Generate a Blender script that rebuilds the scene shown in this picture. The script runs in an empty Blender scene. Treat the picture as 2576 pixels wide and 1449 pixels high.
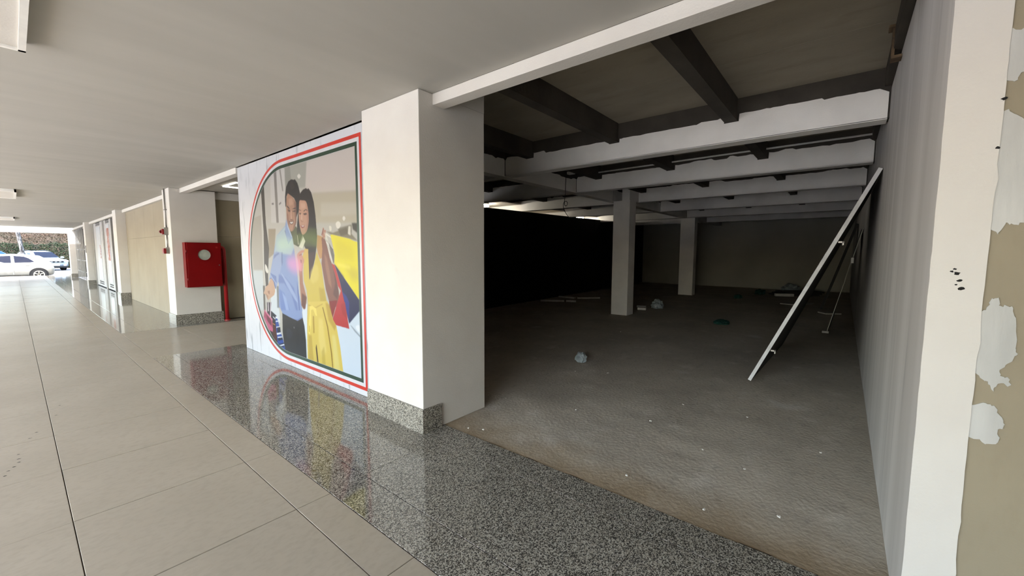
import bpy, bmesh, math, random
import numpy as np
from mathutils.geometry import tessellate_polygon
from mathutils import Matrix, Vector, noise as mnoise

random.seed(7)
SC = bpy.context.scene
COL = SC.collection

# ------------------------------------------------------------------ camera
F_PX = 1020.57
yaw, pitch, roll = (math.radians(a) for a in (39.186, 5.012, 0.198))
fw = Vector((math.cos(yaw) * math.cos(pitch), math.sin(yaw) * math.cos(pitch), -math.sin(pitch)))
rt = fw.cross(Vector((0, 0, 1))).normalized()
up = rt.cross(fw)
r2 = math.cos(roll) * rt + math.sin(roll) * up
u2 = -math.sin(roll) * rt + math.cos(roll) * up
cam = bpy.data.cameras.new('camera')
cam.sensor_width = 36.0
cam.lens = F_PX / 2576 * 36.0
cam.clip_end = 500
cam_o = bpy.data.objects.new('camera', cam)
COL.objects.link(cam_o)
M = Matrix((r2, u2, -fw)).transposed().to_4x4()
M.translation = Vector((0, 0, 1.5))
cam_o.matrix_world = M
SC.camera = cam_o

# ------------------------------------------------------------------ sky, sun, exposure
w = bpy.data.worlds.new('sky')
SC.world = w
w.use_nodes = True
wn = w.node_tree
bg = wn.nodes['Background']
sky = wn.nodes.new('ShaderNodeTexSky')
sky.sky_type = 'NISHITA'
sky.sun_disc = False
sky.sun_elevation = math.radians(58)
sky.sun_rotation = math.radians(250)
sky.air_density = 1.2
sky.dust_density = 2.5
wn.links.new(sky.outputs[0], bg.inputs[0])
bg.inputs[1].default_value = 0.42
sun = bpy.data.lights.new('sun', 'SUN')
sun.energy = 3.4
sun.angle = math.radians(0.6)
sun.color = (1.0, 0.98, 0.95)
sun_o = bpy.data.objects.new('sun', sun)
COL.objects.link(sun_o)
sun_o.rotation_euler = Vector((0.34, 0.44, -0.83)).to_track_quat('-Z', 'Y').to_euler()
SC.view_settings.view_transform = 'Standard'
SC.view_settings.look = 'None'
SC.view_settings.gamma = 1.0
SC.view_settings.use_curve_mapping = False
SC.view_settings.exposure = 2.08
SC.cycles.max_bounces = 14
SC.cycles.diffuse_bounces = 8
SC.cycles.glossy_bounces = 4
SC.cycles.sample_clamp_indirect = 6.0
SC.cycles.caustics_reflective = False
SC.cycles.caustics_refractive = False


# ------------------------------------------------------------------ materials
def lin(c):
    out = []
    for v in c[:3]:
        v = v / 255.0
        out.append(v / 12.92 if v <= 0.04045 else ((v + 0.055) / 1.055) ** 2.4)
    return tuple(out) + (1.0,)


def mat(name, col, rough=0.6, col2=None, scale=6.0, stretch=(1, 1, 1), detail=6.0, lo=0.3, hi=0.7,
        bump=0.0, bscale=60.0, bstretch=(1, 1, 1), metal=0.0, spec=0.5, emit=0.0, ior=1.45):
    m = bpy.data.materials.new(name)
    m.use_nodes = True
    nt = m.node_tree
    b = nt.nodes['Principled BSDF']
    b.inputs['Roughness'].default_value = rough
    b.inputs['Metallic'].default_value = metal
    b.inputs['IOR'].default_value = ior
    b.inputs['Specular IOR Level'].default_value = spec
    g = nt.nodes.new('ShaderNodeNewGeometry')
    c2 = col2 or tuple(v * 0.93 for v in col)
    mp = nt.nodes.new('ShaderNodeMapping')
    mp.inputs['Scale'].default_value = stretch
    nz = nt.nodes.new('ShaderNodeTexNoise')
    nz.inputs['Scale'].default_value = scale
    nz.inputs['Detail'].default_value = detail
    rp = nt.nodes.new('ShaderNodeValToRGB')
    rp.color_ramp.elements[0].position = lo
    rp.color_ramp.elements[1].position = hi
    rp.color_ramp.elements[0].color = lin(c2)
    rp.color_ramp.elements[1].color = lin(col)
    L = nt.links.new
    L(g.outputs['Position'], mp.inputs[0])
    L(mp.outputs[0], nz.inputs['Vector'])
    L(nz.outputs[0], rp.inputs[0])
    L(rp.outputs[0], b.inputs['Base Color'])
    if emit:
        L(rp.outputs[0], b.inputs['Emission Color'])
        b.inputs['Emission Strength'].default_value = emit
    if bump:
        mp2 = nt.nodes.new('ShaderNodeMapping')
        mp2.inputs['Scale'].default_value = bstretch
        n2 = nt.nodes.new('ShaderNodeTexNoise')
        n2.inputs['Scale'].default_value = bscale
        n2.inputs['Detail'].default_value = 5
        bp = nt.nodes.new('ShaderNodeBump')
        bp.inputs['Strength'].default_value = bump
        bp.inputs['Distance'].default_value = 0.01
        L(g.outputs['Position'], mp2.inputs[0])
        L(mp2.outputs[0], n2.inputs['Vector'])
        L(n2.outputs[0], bp.inputs['Height'])
        L(bp.outputs[0], b.inputs['Normal'])
    return m


def add_layer(m, col, scale, lo, hi, stretch=(1, 1, 1), amount=1.0, detail=8.0):
    """mix another noise-shaped colour (dust, wear, veins) over a material's base colour"""
    nt = m.node_tree
    b = nt.nodes['Principled BSDF']
    L = nt.links.new
    prev = b.inputs['Base Color'].links[0].from_socket
    g = nt.nodes.new('ShaderNodeNewGeometry')
    mp = nt.nodes.new('ShaderNodeMapping')
    mp.inputs['Scale'].default_value = stretch
    mp.inputs['Location'].default_value = (scale * 0.37, 1.7, scale * 0.11)
    nz = nt.nodes.new('ShaderNodeTexNoise')
    nz.inputs['Scale'].default_value = scale
    nz.inputs['Detail'].default_value = detail
    mr = nt.nodes.new('ShaderNodeMapRange')
    mr.inputs[1].default_value = lo
    mr.inputs[2].default_value = hi
    mr.inputs[3].default_value = 0.0
    mr.inputs[4].default_value = amount
    mx = nt.nodes.new('ShaderNodeMix')
    mx.data_type = 'RGBA'
    L(g.outputs['Position'], mp.inputs[0])
    L(mp.outputs[0], nz.inputs['Vector'])
    L(nz.outputs[0], mr.inputs[0])
    L(mr.outputs[0], mx.inputs[0])
    L(prev, mx.inputs[6])
    mx.inputs[7].default_value = lin(col)
    L(mx.outputs[2], b.inputs['Base Color'])
    return m


def granite_mat(name, rough):
    m = mat(name, (150, 147, 138), rough, spec=0.6)
    nt = m.node_tree
    L = nt.links.new
    b = nt.nodes['Principled BSDF']
    g = nt.nodes.new('ShaderNodeNewGeometry')
    v = nt.nodes.new('ShaderNodeTexVoronoi')
    v.inputs['Scale'].default_value = 170
    n = nt.nodes.new('ShaderNodeTexNoise')
    n.inputs['Scale'].default_value = 190
    n.inputs['Detail'].default_value = 3
    sep = nt.nodes.new('ShaderNodeSeparateColor')
    ad = nt.nodes.new('ShaderNodeMath')
    ad.operation = 'ADD'
    rp = nt.nodes.new('ShaderNodeValToRGB')
    cr = rp.color_ramp
    cr.elements[0].position = 0.60
    cr.elements[0].color = lin((58, 56, 52))
    cr.elements[1].position = 1.30 / 2 + 0.35
    cr.elements[1].color = lin((178, 174, 163))
    for p, c in ((0.70, (100, 96, 88)), (0.77, (134, 128, 116)), (0.88, (166, 159, 145))):
        e = cr.elements.new(p)
        e.color = lin(c)
    mu = nt.nodes.new('ShaderNodeMath')
    mu.operation = 'MULTIPLY'
    mu.inputs[1].default_value = 0.5
    L(g.outputs['Position'], v.inputs['Vector'])
    L(g.outputs['Position'], n.inputs['Vector'])
    L(v.outputs['Color'], sep.inputs[0])
    L(sep.outputs[0], mu.inputs[0])
    L(mu.outputs[0], ad.inputs[0])
    L(n.outputs[0], ad.inputs[1])
    L(ad.outputs[0], rp.inputs[0])
    L(rp.outputs[0], b.inputs['Base Color'])
    return m


M_TILE = mat('porcelain_tile', (170, 159, 142), 0.2, (163, 152, 135), 1.3, spec=0.4)
add_layer(M_TILE, (150, 141, 126), 26, 0.45, 0.75, (1, 1.6, 1), 0.45)
t_ = M_TILE.node_tree
df = t_.nodes.new('ShaderNodeBsdfDiffuse')
ms = t_.nodes.new('ShaderNodeMixShader')
ms.inputs[0].default_value = 0.66
t_.links.new(t_.nodes['Principled BSDF'].inputs['Base Color'].links[0].from_socket, df.inputs[0])
t_.links.new(t_.nodes['Principled BSDF'].outputs[0], ms.inputs[1])
t_.links.new(df.outputs[0], ms.inputs[2])
t_.links.new(ms.outputs[0], t_.nodes['Material Output'].inputs[0])
M_GROUT = mat('grout', (66, 58, 50), 0.9)
M_GRAN = granite_mat('polished_granite', 0.07)
M_GRAN2 = granite_mat('granite_skirting', 0.25)
M_CONC = mat('screed', (190, 180, 164), 0.9, (168, 159, 145), 1.1, bump=0.5, bscale=34, spec=0.2)
add_layer(M_CONC, (206, 198, 186), 4.5, 0.58, 0.80, amount=0.8)
add_layer(M_CONC, (140, 132, 120), 9, 0.55, 0.85, (1, 2, 1), 0.6)
add_layer(M_CONC, (212, 208, 202), 1.6, 0.66, 0.80, amount=0.8)
M_PLASTER = mat('white_paint', (208, 204, 196), 0.75, (203, 198, 190), 3, bump=0.12, bscale=90, spec=0.3)
add_layer(M_PLASTER, (196, 188, 176), 7, 0.70, 0.86, amount=0.5)
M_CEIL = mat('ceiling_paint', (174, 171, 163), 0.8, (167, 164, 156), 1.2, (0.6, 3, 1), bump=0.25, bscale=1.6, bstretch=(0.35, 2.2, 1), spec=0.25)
M_WALLG = mat('grey_plaster', (208, 204, 200), 0.85, (186, 182, 178), 3.1, (1, 1, 0.05), bump=0.05, bscale=14, bstretch=(1, 1, 0.1), spec=0.2)
add_layer(M_WALLG, (150, 148, 148), 13, 0.56, 0.74, (1, 1, 0.05), 0.55)
add_layer(M_WALLG, (225, 221, 214), 5, 0.60, 0.75, (1, 1, 0.04), 0.5)
M_BEAMW = mat('beam_whitewash', (244, 240, 233), 0.85, (228, 224, 217), 2.0, bump=0.2, bscale=70, spec=0.2)
add_layer(M_BEAMW, (222, 206, 196), 1.3, 0.60, 0.85, (1, 1, 0.3), 0.35)
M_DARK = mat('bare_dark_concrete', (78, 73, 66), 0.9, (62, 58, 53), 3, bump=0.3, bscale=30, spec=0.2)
M_SLAB = mat('concrete_soffit', (158, 150, 134), 0.9, (146, 138, 123), 1.6, (2, 0.9, 1), bump=0.2, bscale=30, spec=0.2)
add_layer(M_SLAB, (130, 122, 108), 2.6, 0.55, 0.75, (2.5, 0.9, 1), 0.5)
M_BACK = mat('grey_render', (186, 184, 172), 0.9, (170, 168, 157), 0.8, bump=0.2, bscale=20, spec=0.2)
M_BLACK = mat('black_sheet', (14, 14, 14), 0.85, (10, 10, 10), 2, spec=0.2)
M_BEIGE = mat('beige_board', (150, 140, 119), 0.85, (143, 133, 113), 2.2, bump=0.08, bscale=120, spec=0.2)
add_layer(M_BEIGE, (142, 131, 110), 40, 0.50, 0.75, (1, 1, 0.3), 0.45)
M_TAN = mat('tan_board', (156, 146, 126), 0.8, (149, 139, 120), 1.5, (1, 1, 1), bump=0.05, bscale=80, spec=0.3)
M_FASCIA = mat('fascia_paint', (140, 137, 130), 0.85)
M_PAVE = mat('bounce_paving', (200, 197, 191), 0.9, (188, 185, 179), 0.8, bump=0.2, bscale=20)  # for the unseen side ground, kept pale to bounce light
M_SPACK = mat('spackle', (206, 205, 200), 0.8, (176, 175, 170), 5, (1, 1, 0.25), bump=0.6, bscale=22, bstretch=(1, 1, 0.2), spec=0.2)
M_RED = mat('red_enamel', (122, 7, 10), 0.35, (112, 6, 9), 3)
M_RED2 = mat('red_pipe_paint', (158, 30, 32), 0.4, (144, 24, 28), 4)
M_STEEL = mat('dull_steel', (150, 146, 140), 0.4, metal=0.7)
M_ALU = mat('anodised_frame', (160, 157, 152), 0.45, (150, 147, 142), 5)
M_RUST = mat('rusty_steel', (120, 98, 72), 0.85, (70, 58, 46), 14, bump=0.4, bscale=60)
M_BLK = mat('black_plastic', (24, 24, 25), 0.5)
M_WHITE = mat('white_plastic', (236, 234, 228), 0.5)
M_FOAM = mat('white_foam', (214, 210, 202), 0.8, (196, 192, 184), 9)
M_EDGE = mat('white_board_edge', (226, 226, 224), 0.7, (196, 196, 194), 8)
M_UNDER = mat('dark_board_face', (48, 46, 44), 0.8, (38, 36, 35), 3)
M_GREEN = mat('green_cloth', (20, 80, 70), 0.85, (12, 56, 49), 12)
M_BAG = mat('clear_plastic_wrap', (168, 178, 180), 0.3, (136, 146, 149), 9, spec=0.7)
M_LED = mat('lit_tube', (255, 250, 238), 0.5, emit=2.2)
M_LAMP = mat('lit_lamp', (255, 246, 228), 0.5, emit=42.0)
M_ASPH = mat('car_park_asphalt', (96, 95, 93), 0.9, (86, 85, 83), 0.8, bump=0.2, bscale=20)  # even grey of the outdoor asphalt
M_GLASS = mat('dark_car_glass', (24, 24, 36), 0.15, (20, 20, 30), 2, spec=0.3)
M_CARW = mat('white_car_paint', (160, 157, 148), 0.22, spec=0.6)
M_CARB = mat('blue_car_paint', (28, 60, 150), 0.25, spec=0.6)
M_TYRE = mat('tyre_rubber', (30, 30, 31), 0.8)
M_RIM = mat('alloy_rim', (206, 198, 178), 0.35, metal=0.3)
M_LENS = mat('headlight_lens', (226, 232, 238), 0.15, spec=0.8)
M_BARK = mat('pale_bark', (112, 108, 104), 0.9, (46, 44, 42), 3.0, (3, 3, 1), lo=0.42, hi=0.56, bump=0.5, bscale=12)
M_BANK = mat('bank_soil', (66, 48, 34), 0.95, (44, 40, 24), 0.9, bump=0.6, bscale=6)
M_LEAF = mat('hedge_leaf', (36, 54, 20), 0.8, (14, 24, 9), 1.6)
M_MARBLE = mat('white_marble_print', (192, 192, 194), 0.3, (184, 185, 188), 1.2, spec=0.5)
add_layer(M_MARBLE, (140, 144, 148), 3.0, 0.56, 0.66, (1, 3.2, 1.0), 0.35, 12)
add_layer(M_MARBLE, (84, 92, 96), 2.0, 0.60, 0.67, (1, 4.5, 0.8), 0.55, 14)
M_BANDR = mat('red_band_print', (184, 50, 36), 0.35)
M_BANDG = mat('green_band_print', (26, 52, 34), 0.35)
M_RUSTST = mat('frosted_pane', (196, 198, 198), 0.3, (172, 178, 184), 1.5)
M_STICK = mat('rust_red_sticker', (150, 92, 74), 0.5, (196, 176, 164), 7, lo=0.36, hi=0.46)
M_INK = mat('hole_dark', (28, 26, 24), 0.95)


# ------------------------------------------------------------------ mesh helpers
def link(name, me, m=None, parent=None, loc=None):
    o = bpy.data.objects.new(name, me)
    COL.objects.link(o)
    if m is not None and me is not None and not me.materials:
        me.materials.append(m)
    if parent is not None:
        o.parent = parent
    if loc is not None:
        o.location = loc
    return o


def tag(o, label=None, cat=None, group=None, kind=None):
    if label:
        o['label'] = label
    if cat:
        o['category'] = cat
    if group:
        o['group'] = group
    if kind:
        o['kind'] = kind
    return o


def thing(name, label, cat, loc=(0, 0, 0), rz=0.0, group=None, kind='thing'):
    o = bpy.data.objects.new(name, None)
    COL.objects.link(o)
    o.location = loc
    o.rotation_euler = (0, 0, rz)
    o.empty_display_size = 0.1
    return tag(o, label, cat, group, kind)


def off(parent):
    """origin of the parent chain, so that children may be written in world coordinates"""
    v = Vector((0, 0, 0))
    while parent is not None:
        v += parent.location
        parent = parent.parent
    return v


def pyd(name, vs, fs, m, parent=None, smooth=False, local=False):
    d = Vector((0, 0, 0)) if local else off(parent)
    me = bpy.data.meshes.new(name)
    me.from_pydata([(x - d.x, y - d.y, z - d.z) for x, y, z in vs], [], fs)
    me.update()
    if smooth:
        for p in me.polygons:
            p.use_smooth = True
    return link(name, me, m, parent)


BOXF = [(0, 3, 2, 1), (4, 5, 6, 7), (0, 1, 5, 4), (1, 2, 6, 5), (2, 3, 7, 6), (3, 0, 4, 7)]


def boxv(x0, x1, y0, y1, z0, z1):
    return [(x0, y0, z0), (x1, y0, z0), (x1, y1, z0), (x0, y1, z0), (x0, y0, z1), (x1, y0, z1), (x1, y1, z1), (x0, y1, z1)]


def box(name, x0, x1, y0, y1, z0, z1, m, parent=None, local=False, bevel=0.0):
    o = pyd(name, boxv(x0, x1, y0, y1, z0, z1), BOXF, m, parent, local=local)
    if bevel:
        bm = bmesh.new()
        bm.from_mesh(o.data)
        bmesh.ops.bevel(bm, geom=list(bm.edges), offset=bevel, segments=2, affect='EDGES', profile=0.7)
        bm.to_mesh(o.data)
        bm.free()
    return o


def boxes(name, lst, m, parent=None, local=False):
    vs, fs = [], []
    for b in lst:
        k = len(vs)
        vs += boxv(*b)
        fs += [tuple(i + k for i in f) for f in BOXF]
    return pyd(name, vs, fs, m, parent, local=local)


def tube(name, pts, r, m, parent=None, n=10, local=False):
    pts = [Vector(p) for p in pts]
    vs, fs = [], []
    ref = Vector((0.31, 0.17, 0.93))
    for i, p in enumerate(pts):
        t = (pts[min(i + 1, len(pts) - 1)] - pts[max(i - 1, 0)]).normalized()
        a = t.cross(ref)
        if a.length < 0.05:
            a = t.cross(Vector((1, 0, 0)))
        a.normalize()
        b = t.cross(a)
        rr = r[i] if isinstance(r, (list, tuple)) else r
        for k in range(n):
            an = 2 * math.pi * k / n
            vs.append(tuple(p + a * (rr * math.cos(an)) + b * (rr * math.sin(an))))
    for i in range(len(pts) - 1):
        for k in range(n):
            fs.append((i * n + k, i * n + (k + 1) % n, (i + 1) * n + (k + 1) % n, (i + 1) * n + k))
    fs.append(tuple(range(n))[::-1])
    fs.append(tuple((len(pts) - 1) * n + k for k in range(n)))
    return pyd(name, vs, fs, m, parent, smooth=True, local=local)


def disc(name, c, axis, r, th, m, parent=None, n=24, local=False, r_in=0.0):
    """short cylinder (or ring) centred on c along axis 'x', 'y' or 'z'"""
    ax = {'x': (1, 2, 0), 'y': (2, 0, 1), 'z': (0, 1, 2)}[axis]
    vs, fs = [], []
    rings = ((r, -th / 2), (r, th / 2)) if not r_in else ((r, -th / 2), (r, th / 2), (r_in, th / 2), (r_in, -th / 2))
    for rr, h in rings:
        for k in range(n):
            a = 2 * math.pi * k / n
            p = [0, 0, 0]
            p[ax[0]] = c[ax[0]] + rr * math.cos(a)
            p[ax[1]] = c[ax[1]] + rr * math.sin(a)
            p[ax[2]] = c[ax[2]] + h
            vs.append(tuple(p))
    nr = len(rings)
    for i in range(nr if r_in else 1):
        j = (i + 1) % nr
        for k in range(n):
            fs.append((i * n + k, i * n + (k + 1) % n, j * n + (k + 1) % n, j * n + k))
    if not r_in:
        fs.append(tuple(range(n))[::-1])
        fs.append(tuple(n + k for k in range(n)))
    return pyd(name, vs, fs, m, parent, local=local)


def plate(name, poly, x, th, m, parent=None, axis='x'):
    """irregular flat patch of thickness th on the plane x (faces -x), outline given as (y, z)"""
    n = len(poly)
    vs = [(x - th, a, b) for a, b in poly] + [(x, a, b) for a, b in poly]
    tri = tessellate_polygon([[Vector((a, b, 0)) for a, b in poly]])
    fs = [tuple(t) for t in tri] + [tuple(n + k for k in t)[::-1] for t in tri]
    fs += [(k, n + k, n + (k + 1) % n, (k + 1) % n) for k in range(n)]
    o = pyd(name, vs, fs, m, parent)
    bm = bmesh.new()
    bm.from_mesh(o.data)
    bmesh.ops.recalc_face_normals(bm, faces=bm.faces)
    bm.to_mesh(o.data)
    bm.free()
    return o


def lump(name, size, m, parent=None, seed=0, rough=0.35, sub=3, loc=None, freq=2.6, flat=True):
    """crumpled heap resting on z = 0 of its own origin"""
    bm = bmesh.new()
    bmesh.ops.create_icosphere(bm, subdivisions=sub, radius=1.0)
    for v in bm.verts:
        d = mnoise.noise(v.co * freq + Vector((seed * 3.1, seed * 1.7, seed))) * rough
        d += mnoise.noise(v.co * freq * 2.7 + Vector((seed, seed * 2.3, 4))) * rough * 0.5
        v.co *= 1 + d
        v.co.x *= size[0]
        v.co.y *= size[1]
        v.co.z = max(v.co.z, -0.55) * size[2]
    zmin = min(v.co.z for v in bm.verts)
    for v in bm.verts:
        v.co.z -= zmin
    me = bpy.data.meshes.new(name)
    bm.to_mesh(me)
    bm.free()
    if not flat:
        for p in me.polygons:
            p.use_smooth = True
    return link(name, me, m, parent, loc)


# ================================================================== SETTING
H = 2.76                       # corridor ceiling
YN, YF = -24.0, 37.6            # corridor ends
YC = 33.2                      # the roof stops here, short of the corridor floor
XL = -3.6                      # open side of the corridor
ZG = -0.28                     # ground outside

ground = box('ground', -70, 70, -60, 120, ZG - 0.3, ZG, M_ASPH)
tag(ground, kind='structure')
tag(box('ground_bounce', -45, XL - 0.26, -60, 36, ZG - .01, ZG + 0.004, M_PAVE), kind='structure')  # unseen pale ground added to bounce light up to ceiling and lintels

# ---- corridor floor: mortar bed with separate tiles and granite slabs
floor = boxes('floor', [(XL, 2.30, YN, YF, ZG + 0.001, -0.006), (2.30, 20.3, 7.49, 10.7, ZG + 0.001, -0.006)], M_GROUT)
tag(floor, kind='structure')
T = 0.8365
J = 0.0042
X_B = 0.953                    # joint between the full tiles and the cut strip


def tile_me(name, sx, sy, m):
    me = bpy.data.meshes.new(name)
    b = 0.0015
    vs = boxv(-sx / 2, sx / 2, -sy / 2, sy / 2, -0.0055, -b) + boxv(b - sx / 2, sx / 2 - b, b - sy / 2, sy / 2 - b, -0.002, 0.0)[4:]
    fs = [(0, 1, 5, 4), (1, 2, 6, 5), (2, 3, 7, 6), (3, 0, 4, 7), (8, 9, 10, 11), (4, 5, 9, 8), (5, 6, 10, 9), (6, 7, 11, 10), (7, 4, 8, 11)]
    me.from_pydata(vs, [], fs)
    me.update()
    me.materials.append(m)
    return me


tile_full = tile_me('tile', T - J, T - J, M_TILE)
tile_cut = tile_me('cut_tile', 0.204 - J, T - J, M_TILE)
Y0 = 3.2335 - 12 * T
rows = [Y0 + T * k for k in range(int((YF - Y0) / T) + 1)]
for y in rows:
    sy = min(T, YF - y)
    for k in range(1, 5):
        o = link('tile', tile_full, None, floor, (X_B - k * T + (T - J) / 2, y + (sy - J) / 2, 0.0))
        o.rotation_euler = (max(-.0036, min(.0036, random.gauss(0, 0.0024))), random.gauss(0, 0.0008), 0)
        if sy < T:
            o.scale.y = sy / T
    o = link('tile', tile_cut, None, floor, (X_B + (0.204 - J) / 2, y + (sy - J) / 2, 0.0))
    o.rotation_euler = (random.gauss(0, 0.0008), 0, 0)
    if sy < T:
        o.scale.y = sy / T
outer = []
y = Y0
while y > YN + T:
    y -= T
    outer += [(X_B - k * T, X_B - (k - 1) * T - J, y, y + T - J, -0.0055, 0) for k in range(1, 6)]
    outer.append((X_B, 1.154, y, y + T - J, -0.0055, 0))
for y in rows[:-1]:
    outer.append((X_B - 5 * T, X_B - 4 * T - J, y, y + T - J, -0.0055, 0))
    outer.append((XL, X_B - 5 * T - J, y, y + T - J, -0.0055, 0))
tag(boxes('tile_field', outer, M_TILE, floor), kind='stuff')
# passage floor
py = [7.493, 7.493 + T, 7.493 + 2 * T, 7.493 + 3 * T]
for i in range(6):
    for k in range(3):
        link('tile', tile_full, None, floor, (1.157 + i * T + (T - J) / 2, py[k] + (T - J) / 2, 0.0))
    o = link('tile', tile_full, None, floor, (1.157 + i * T + (T - J) / 2, (py[3] + 10.14 - J) / 2, 0.0))
    o.scale.y = (10.14 - py[3] - J) / (T - J)
far = []
for i in range(6, 22):
    for k in range(3):
        far.append((1.157 + i * T, 1.157 + (i + 1) * T - J, py[k], py[k] + T - J, -0.0055, 0))
tag(boxes('tile_field', far, M_TILE, floor), kind='stuff')


def slabs(x0, x1, ys):
    for a, b in zip(ys[:-1], ys[1:]):
        link('granite_slab', tile_me('granite_slab', x1 - x0 - 0.002, b - a - 0.002, M_GRAN), None, floor, ((x0 + x1 - .002) / 2, (a + b - .002) / 2, 0.001))


near_y = [-6.7, -5.04, -3.38, -1.72, -0.08, 1.57, 3.22, 4.88, 6.2, 7.491]
slabs(1.157, 1.400, near_y)
slabs(1.402, 2.060, [-6.7, -4.2, -2.4, -0.9, 0.75, 2.43, 4.1, 5.75, 7.491])
slabs(2.062, 2.286, [-6.7, -4.2, -2.4, -0.38, 0.75, 2.43, 4.1, 5.75, 7.491])
far_y = [10.143, 11.8, 13.45, 15.1, 16.75, 18.4, 20.05, 21.7, 23.35, 25.0, 26.65, 28.3, 29.95, 31.6, 33.25, 34.9, 36.3, YF]
slabs(1.157, 1.420, far_y)
slabs(1.422, 2.286, far_y)
for k in range(4):
    link('granite_slab', tile_me('granite_slab', 1.6, 0.33, M_GRAN), None, floor, (2.29 + 1.602 * k + .8, 10.143 + .165, 0.001))

tag(box('granite_field', 1.157, 2.286, YN, -6.72, -0.0055, 0.001, M_GRAN, floor), kind='stuff')

MARKS = [(0.191, 5.835), (0.151, 5.505), (0.027, 5.099), (-0.011, 4.976), (-0.07, 4.643), (-0.071, 4.535), (-0.069, 4.464), (-0.093, 4.391), (-0.115, 4.337), (-0.131, 4.256), (0.277, 20.648)]
mk = random.Random(11)
vs, fs = [], []
for x, y in MARKS:
    k0 = len(vs)
    for q in range(8):
        a = 2 * math.pi * q / 8
        vs.append((x + .012 * mk.uniform(.5, 1.2) * math.cos(a), y + .006 * mk.uniform(.5, 1.3) * math.sin(a), .0012))
    fs.append(tuple(range(k0, k0 + 8)))
tag(pyd('scuff_mark', vs, fs, M_INK, floor), kind='stuff')

# ---- screed floor of the empty unit
nx, ny = 150, 90
vs, fs = [], []
for i in range(nx + 1):
    for j in range(ny + 1):
        t = i / nx
        x = 2.286 + (20.3 - 2.286) * t ** 1.6
        y = -0.26 + 8.3 * j / ny
        p = Vector((x * 1.7, y * 1.7, 0))
        z = -0.004 + 0.010 * mnoise.noise(p) + 0.006 * mnoise.noise(p * 3.3) + 0.004 * mnoise.noise(p * 8)
        z = min(z, 0.0) if x < 2.4 else z
        vs.append((x, y, z))
for i in range(nx):
    for j in range(ny):
        a = i * (ny + 1) + j
        fs.append((a, a + ny + 1, a + ny + 2, a + 1))
# earth-brown stain along the granite edge: its own slow mix by distance from the joint
nt = M_CONC.node_tree
bs = nt.nodes['Principled BSDF']
prev = bs.inputs['Base Color'].links[0].from_socket
g = nt.nodes.new('ShaderNodeNewGeometry')
sp = nt.nodes.new('ShaderNodeSeparateXYZ')
nzz = nt.nodes.new('ShaderNodeTexNoise')
nzz.inputs['Scale'].default_value = 3.5
nzz.inputs['Detail'].default_value = 6
ma = nt.nodes.new('ShaderNodeMath')
ma.operation = 'MULTIPLY_ADD'
ma.inputs[1].default_value = -0.55
mr = nt.nodes.new('ShaderNodeMapRange')
for k, v in ((1, 2.02), (2, 2.46), (3, 0.7), (4, 0.0)):
    mr.inputs[k].default_value = v
mx = nt.nodes.new('ShaderNodeMix')
mx.data_type = 'RGBA'
mx.inputs[7].default_value = lin((146, 124, 92))
nt.links.new(g.outputs['Position'], sp.inputs[0])
nt.links.new(g.outputs['Position'], nzz.inputs['Vector'])
nt.links.new(nzz.outputs[0], ma.inputs[0])
nt.links.new(sp.outputs[0], ma.inputs[2])
nt.links.new(ma.outputs[0], mr.inputs[0])
nt.links.new(mr.outputs[0], mx.inputs[0])
nt.links.new(prev, mx.inputs[6])
nt.links.new(mx.outputs[2], bs.inputs['Base Color'])
cf = pyd('concrete_floor', vs, fs, M_CONC, smooth=True)
tag(cf, kind='structure')
tag(box('ground_fill', 2.287, 20.6, -24, 7.48, ZG + 0.002, -0.04, M_GROUT), kind='structure')

# ---- ceilings
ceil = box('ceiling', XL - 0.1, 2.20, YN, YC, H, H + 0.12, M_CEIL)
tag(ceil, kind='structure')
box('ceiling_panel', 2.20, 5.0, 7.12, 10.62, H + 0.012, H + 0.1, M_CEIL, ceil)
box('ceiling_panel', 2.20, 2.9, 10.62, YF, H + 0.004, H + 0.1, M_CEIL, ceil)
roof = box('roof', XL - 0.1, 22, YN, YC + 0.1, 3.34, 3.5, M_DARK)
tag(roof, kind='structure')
tag(box('roof_sunshield', 2.202, 22, YC + .11, YF, 3.3, 3.5, M_DARK), kind='structure')
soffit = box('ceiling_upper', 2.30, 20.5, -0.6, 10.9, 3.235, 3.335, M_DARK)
tag(soffit, kind='structure')
xs = [2.30, 2.95]
while xs[-1] < 20.2:
    xs.append(xs[-1] + 1.222)
for a, b in zip(xs[:-1], xs[1:]):
    for y0, y1 in ((-0.6, 4.3), (4.303, 10.9)):
        box('slab_plank', a + 0.0025, b - 0.0025, y0, y1, 3.2 + random.uniform(0, 0.0012), 3.24, M_SLAB, soffit)

for a, b in zip((5.35, 7.63, 9.96, 12.58, 15.23, 17.88), (7.43, 9.76, 12.38, 15.03, 17.68, 20.28)):
    box('ceiling_panel', a, b, 7.62 + (a - 8) * .04, 10.62, 2.93, 2.96, M_PLASTER, soffit)

# ---- fascia beam at the far end and along the open side
tag(box('trim_1', XL - 0.1, 6.0, YF + 1.2, YF + 1.45, 2.61, 3.5, M_FASCIA), kind='structure')
tag(box('trim_2', XL - 0.25, XL - 0.1, YN, YC, 2.56, 3.5, M_PLASTER), kind='structure')

# ---- walls
tag(box('wall_block_rear', XL - 0.1, 2.14, -6.2, -6.0, 0.0, H, M_PLASTER), kind='structure')  # unseen wall added behind the camera to dim the column sides
tag(box('wall_block_side', XL - 0.1, XL, -6.0, -1.5, 0.0, H, M_PLASTER), kind='structure')  # unseen wall added on the open side to cut daylight from behind
wr = box('wall_right', 2.14, 20.45, -0.38, -0.25, -0.03, 3.02, M_WALLG)
tag(wr, kind='structure')
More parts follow.
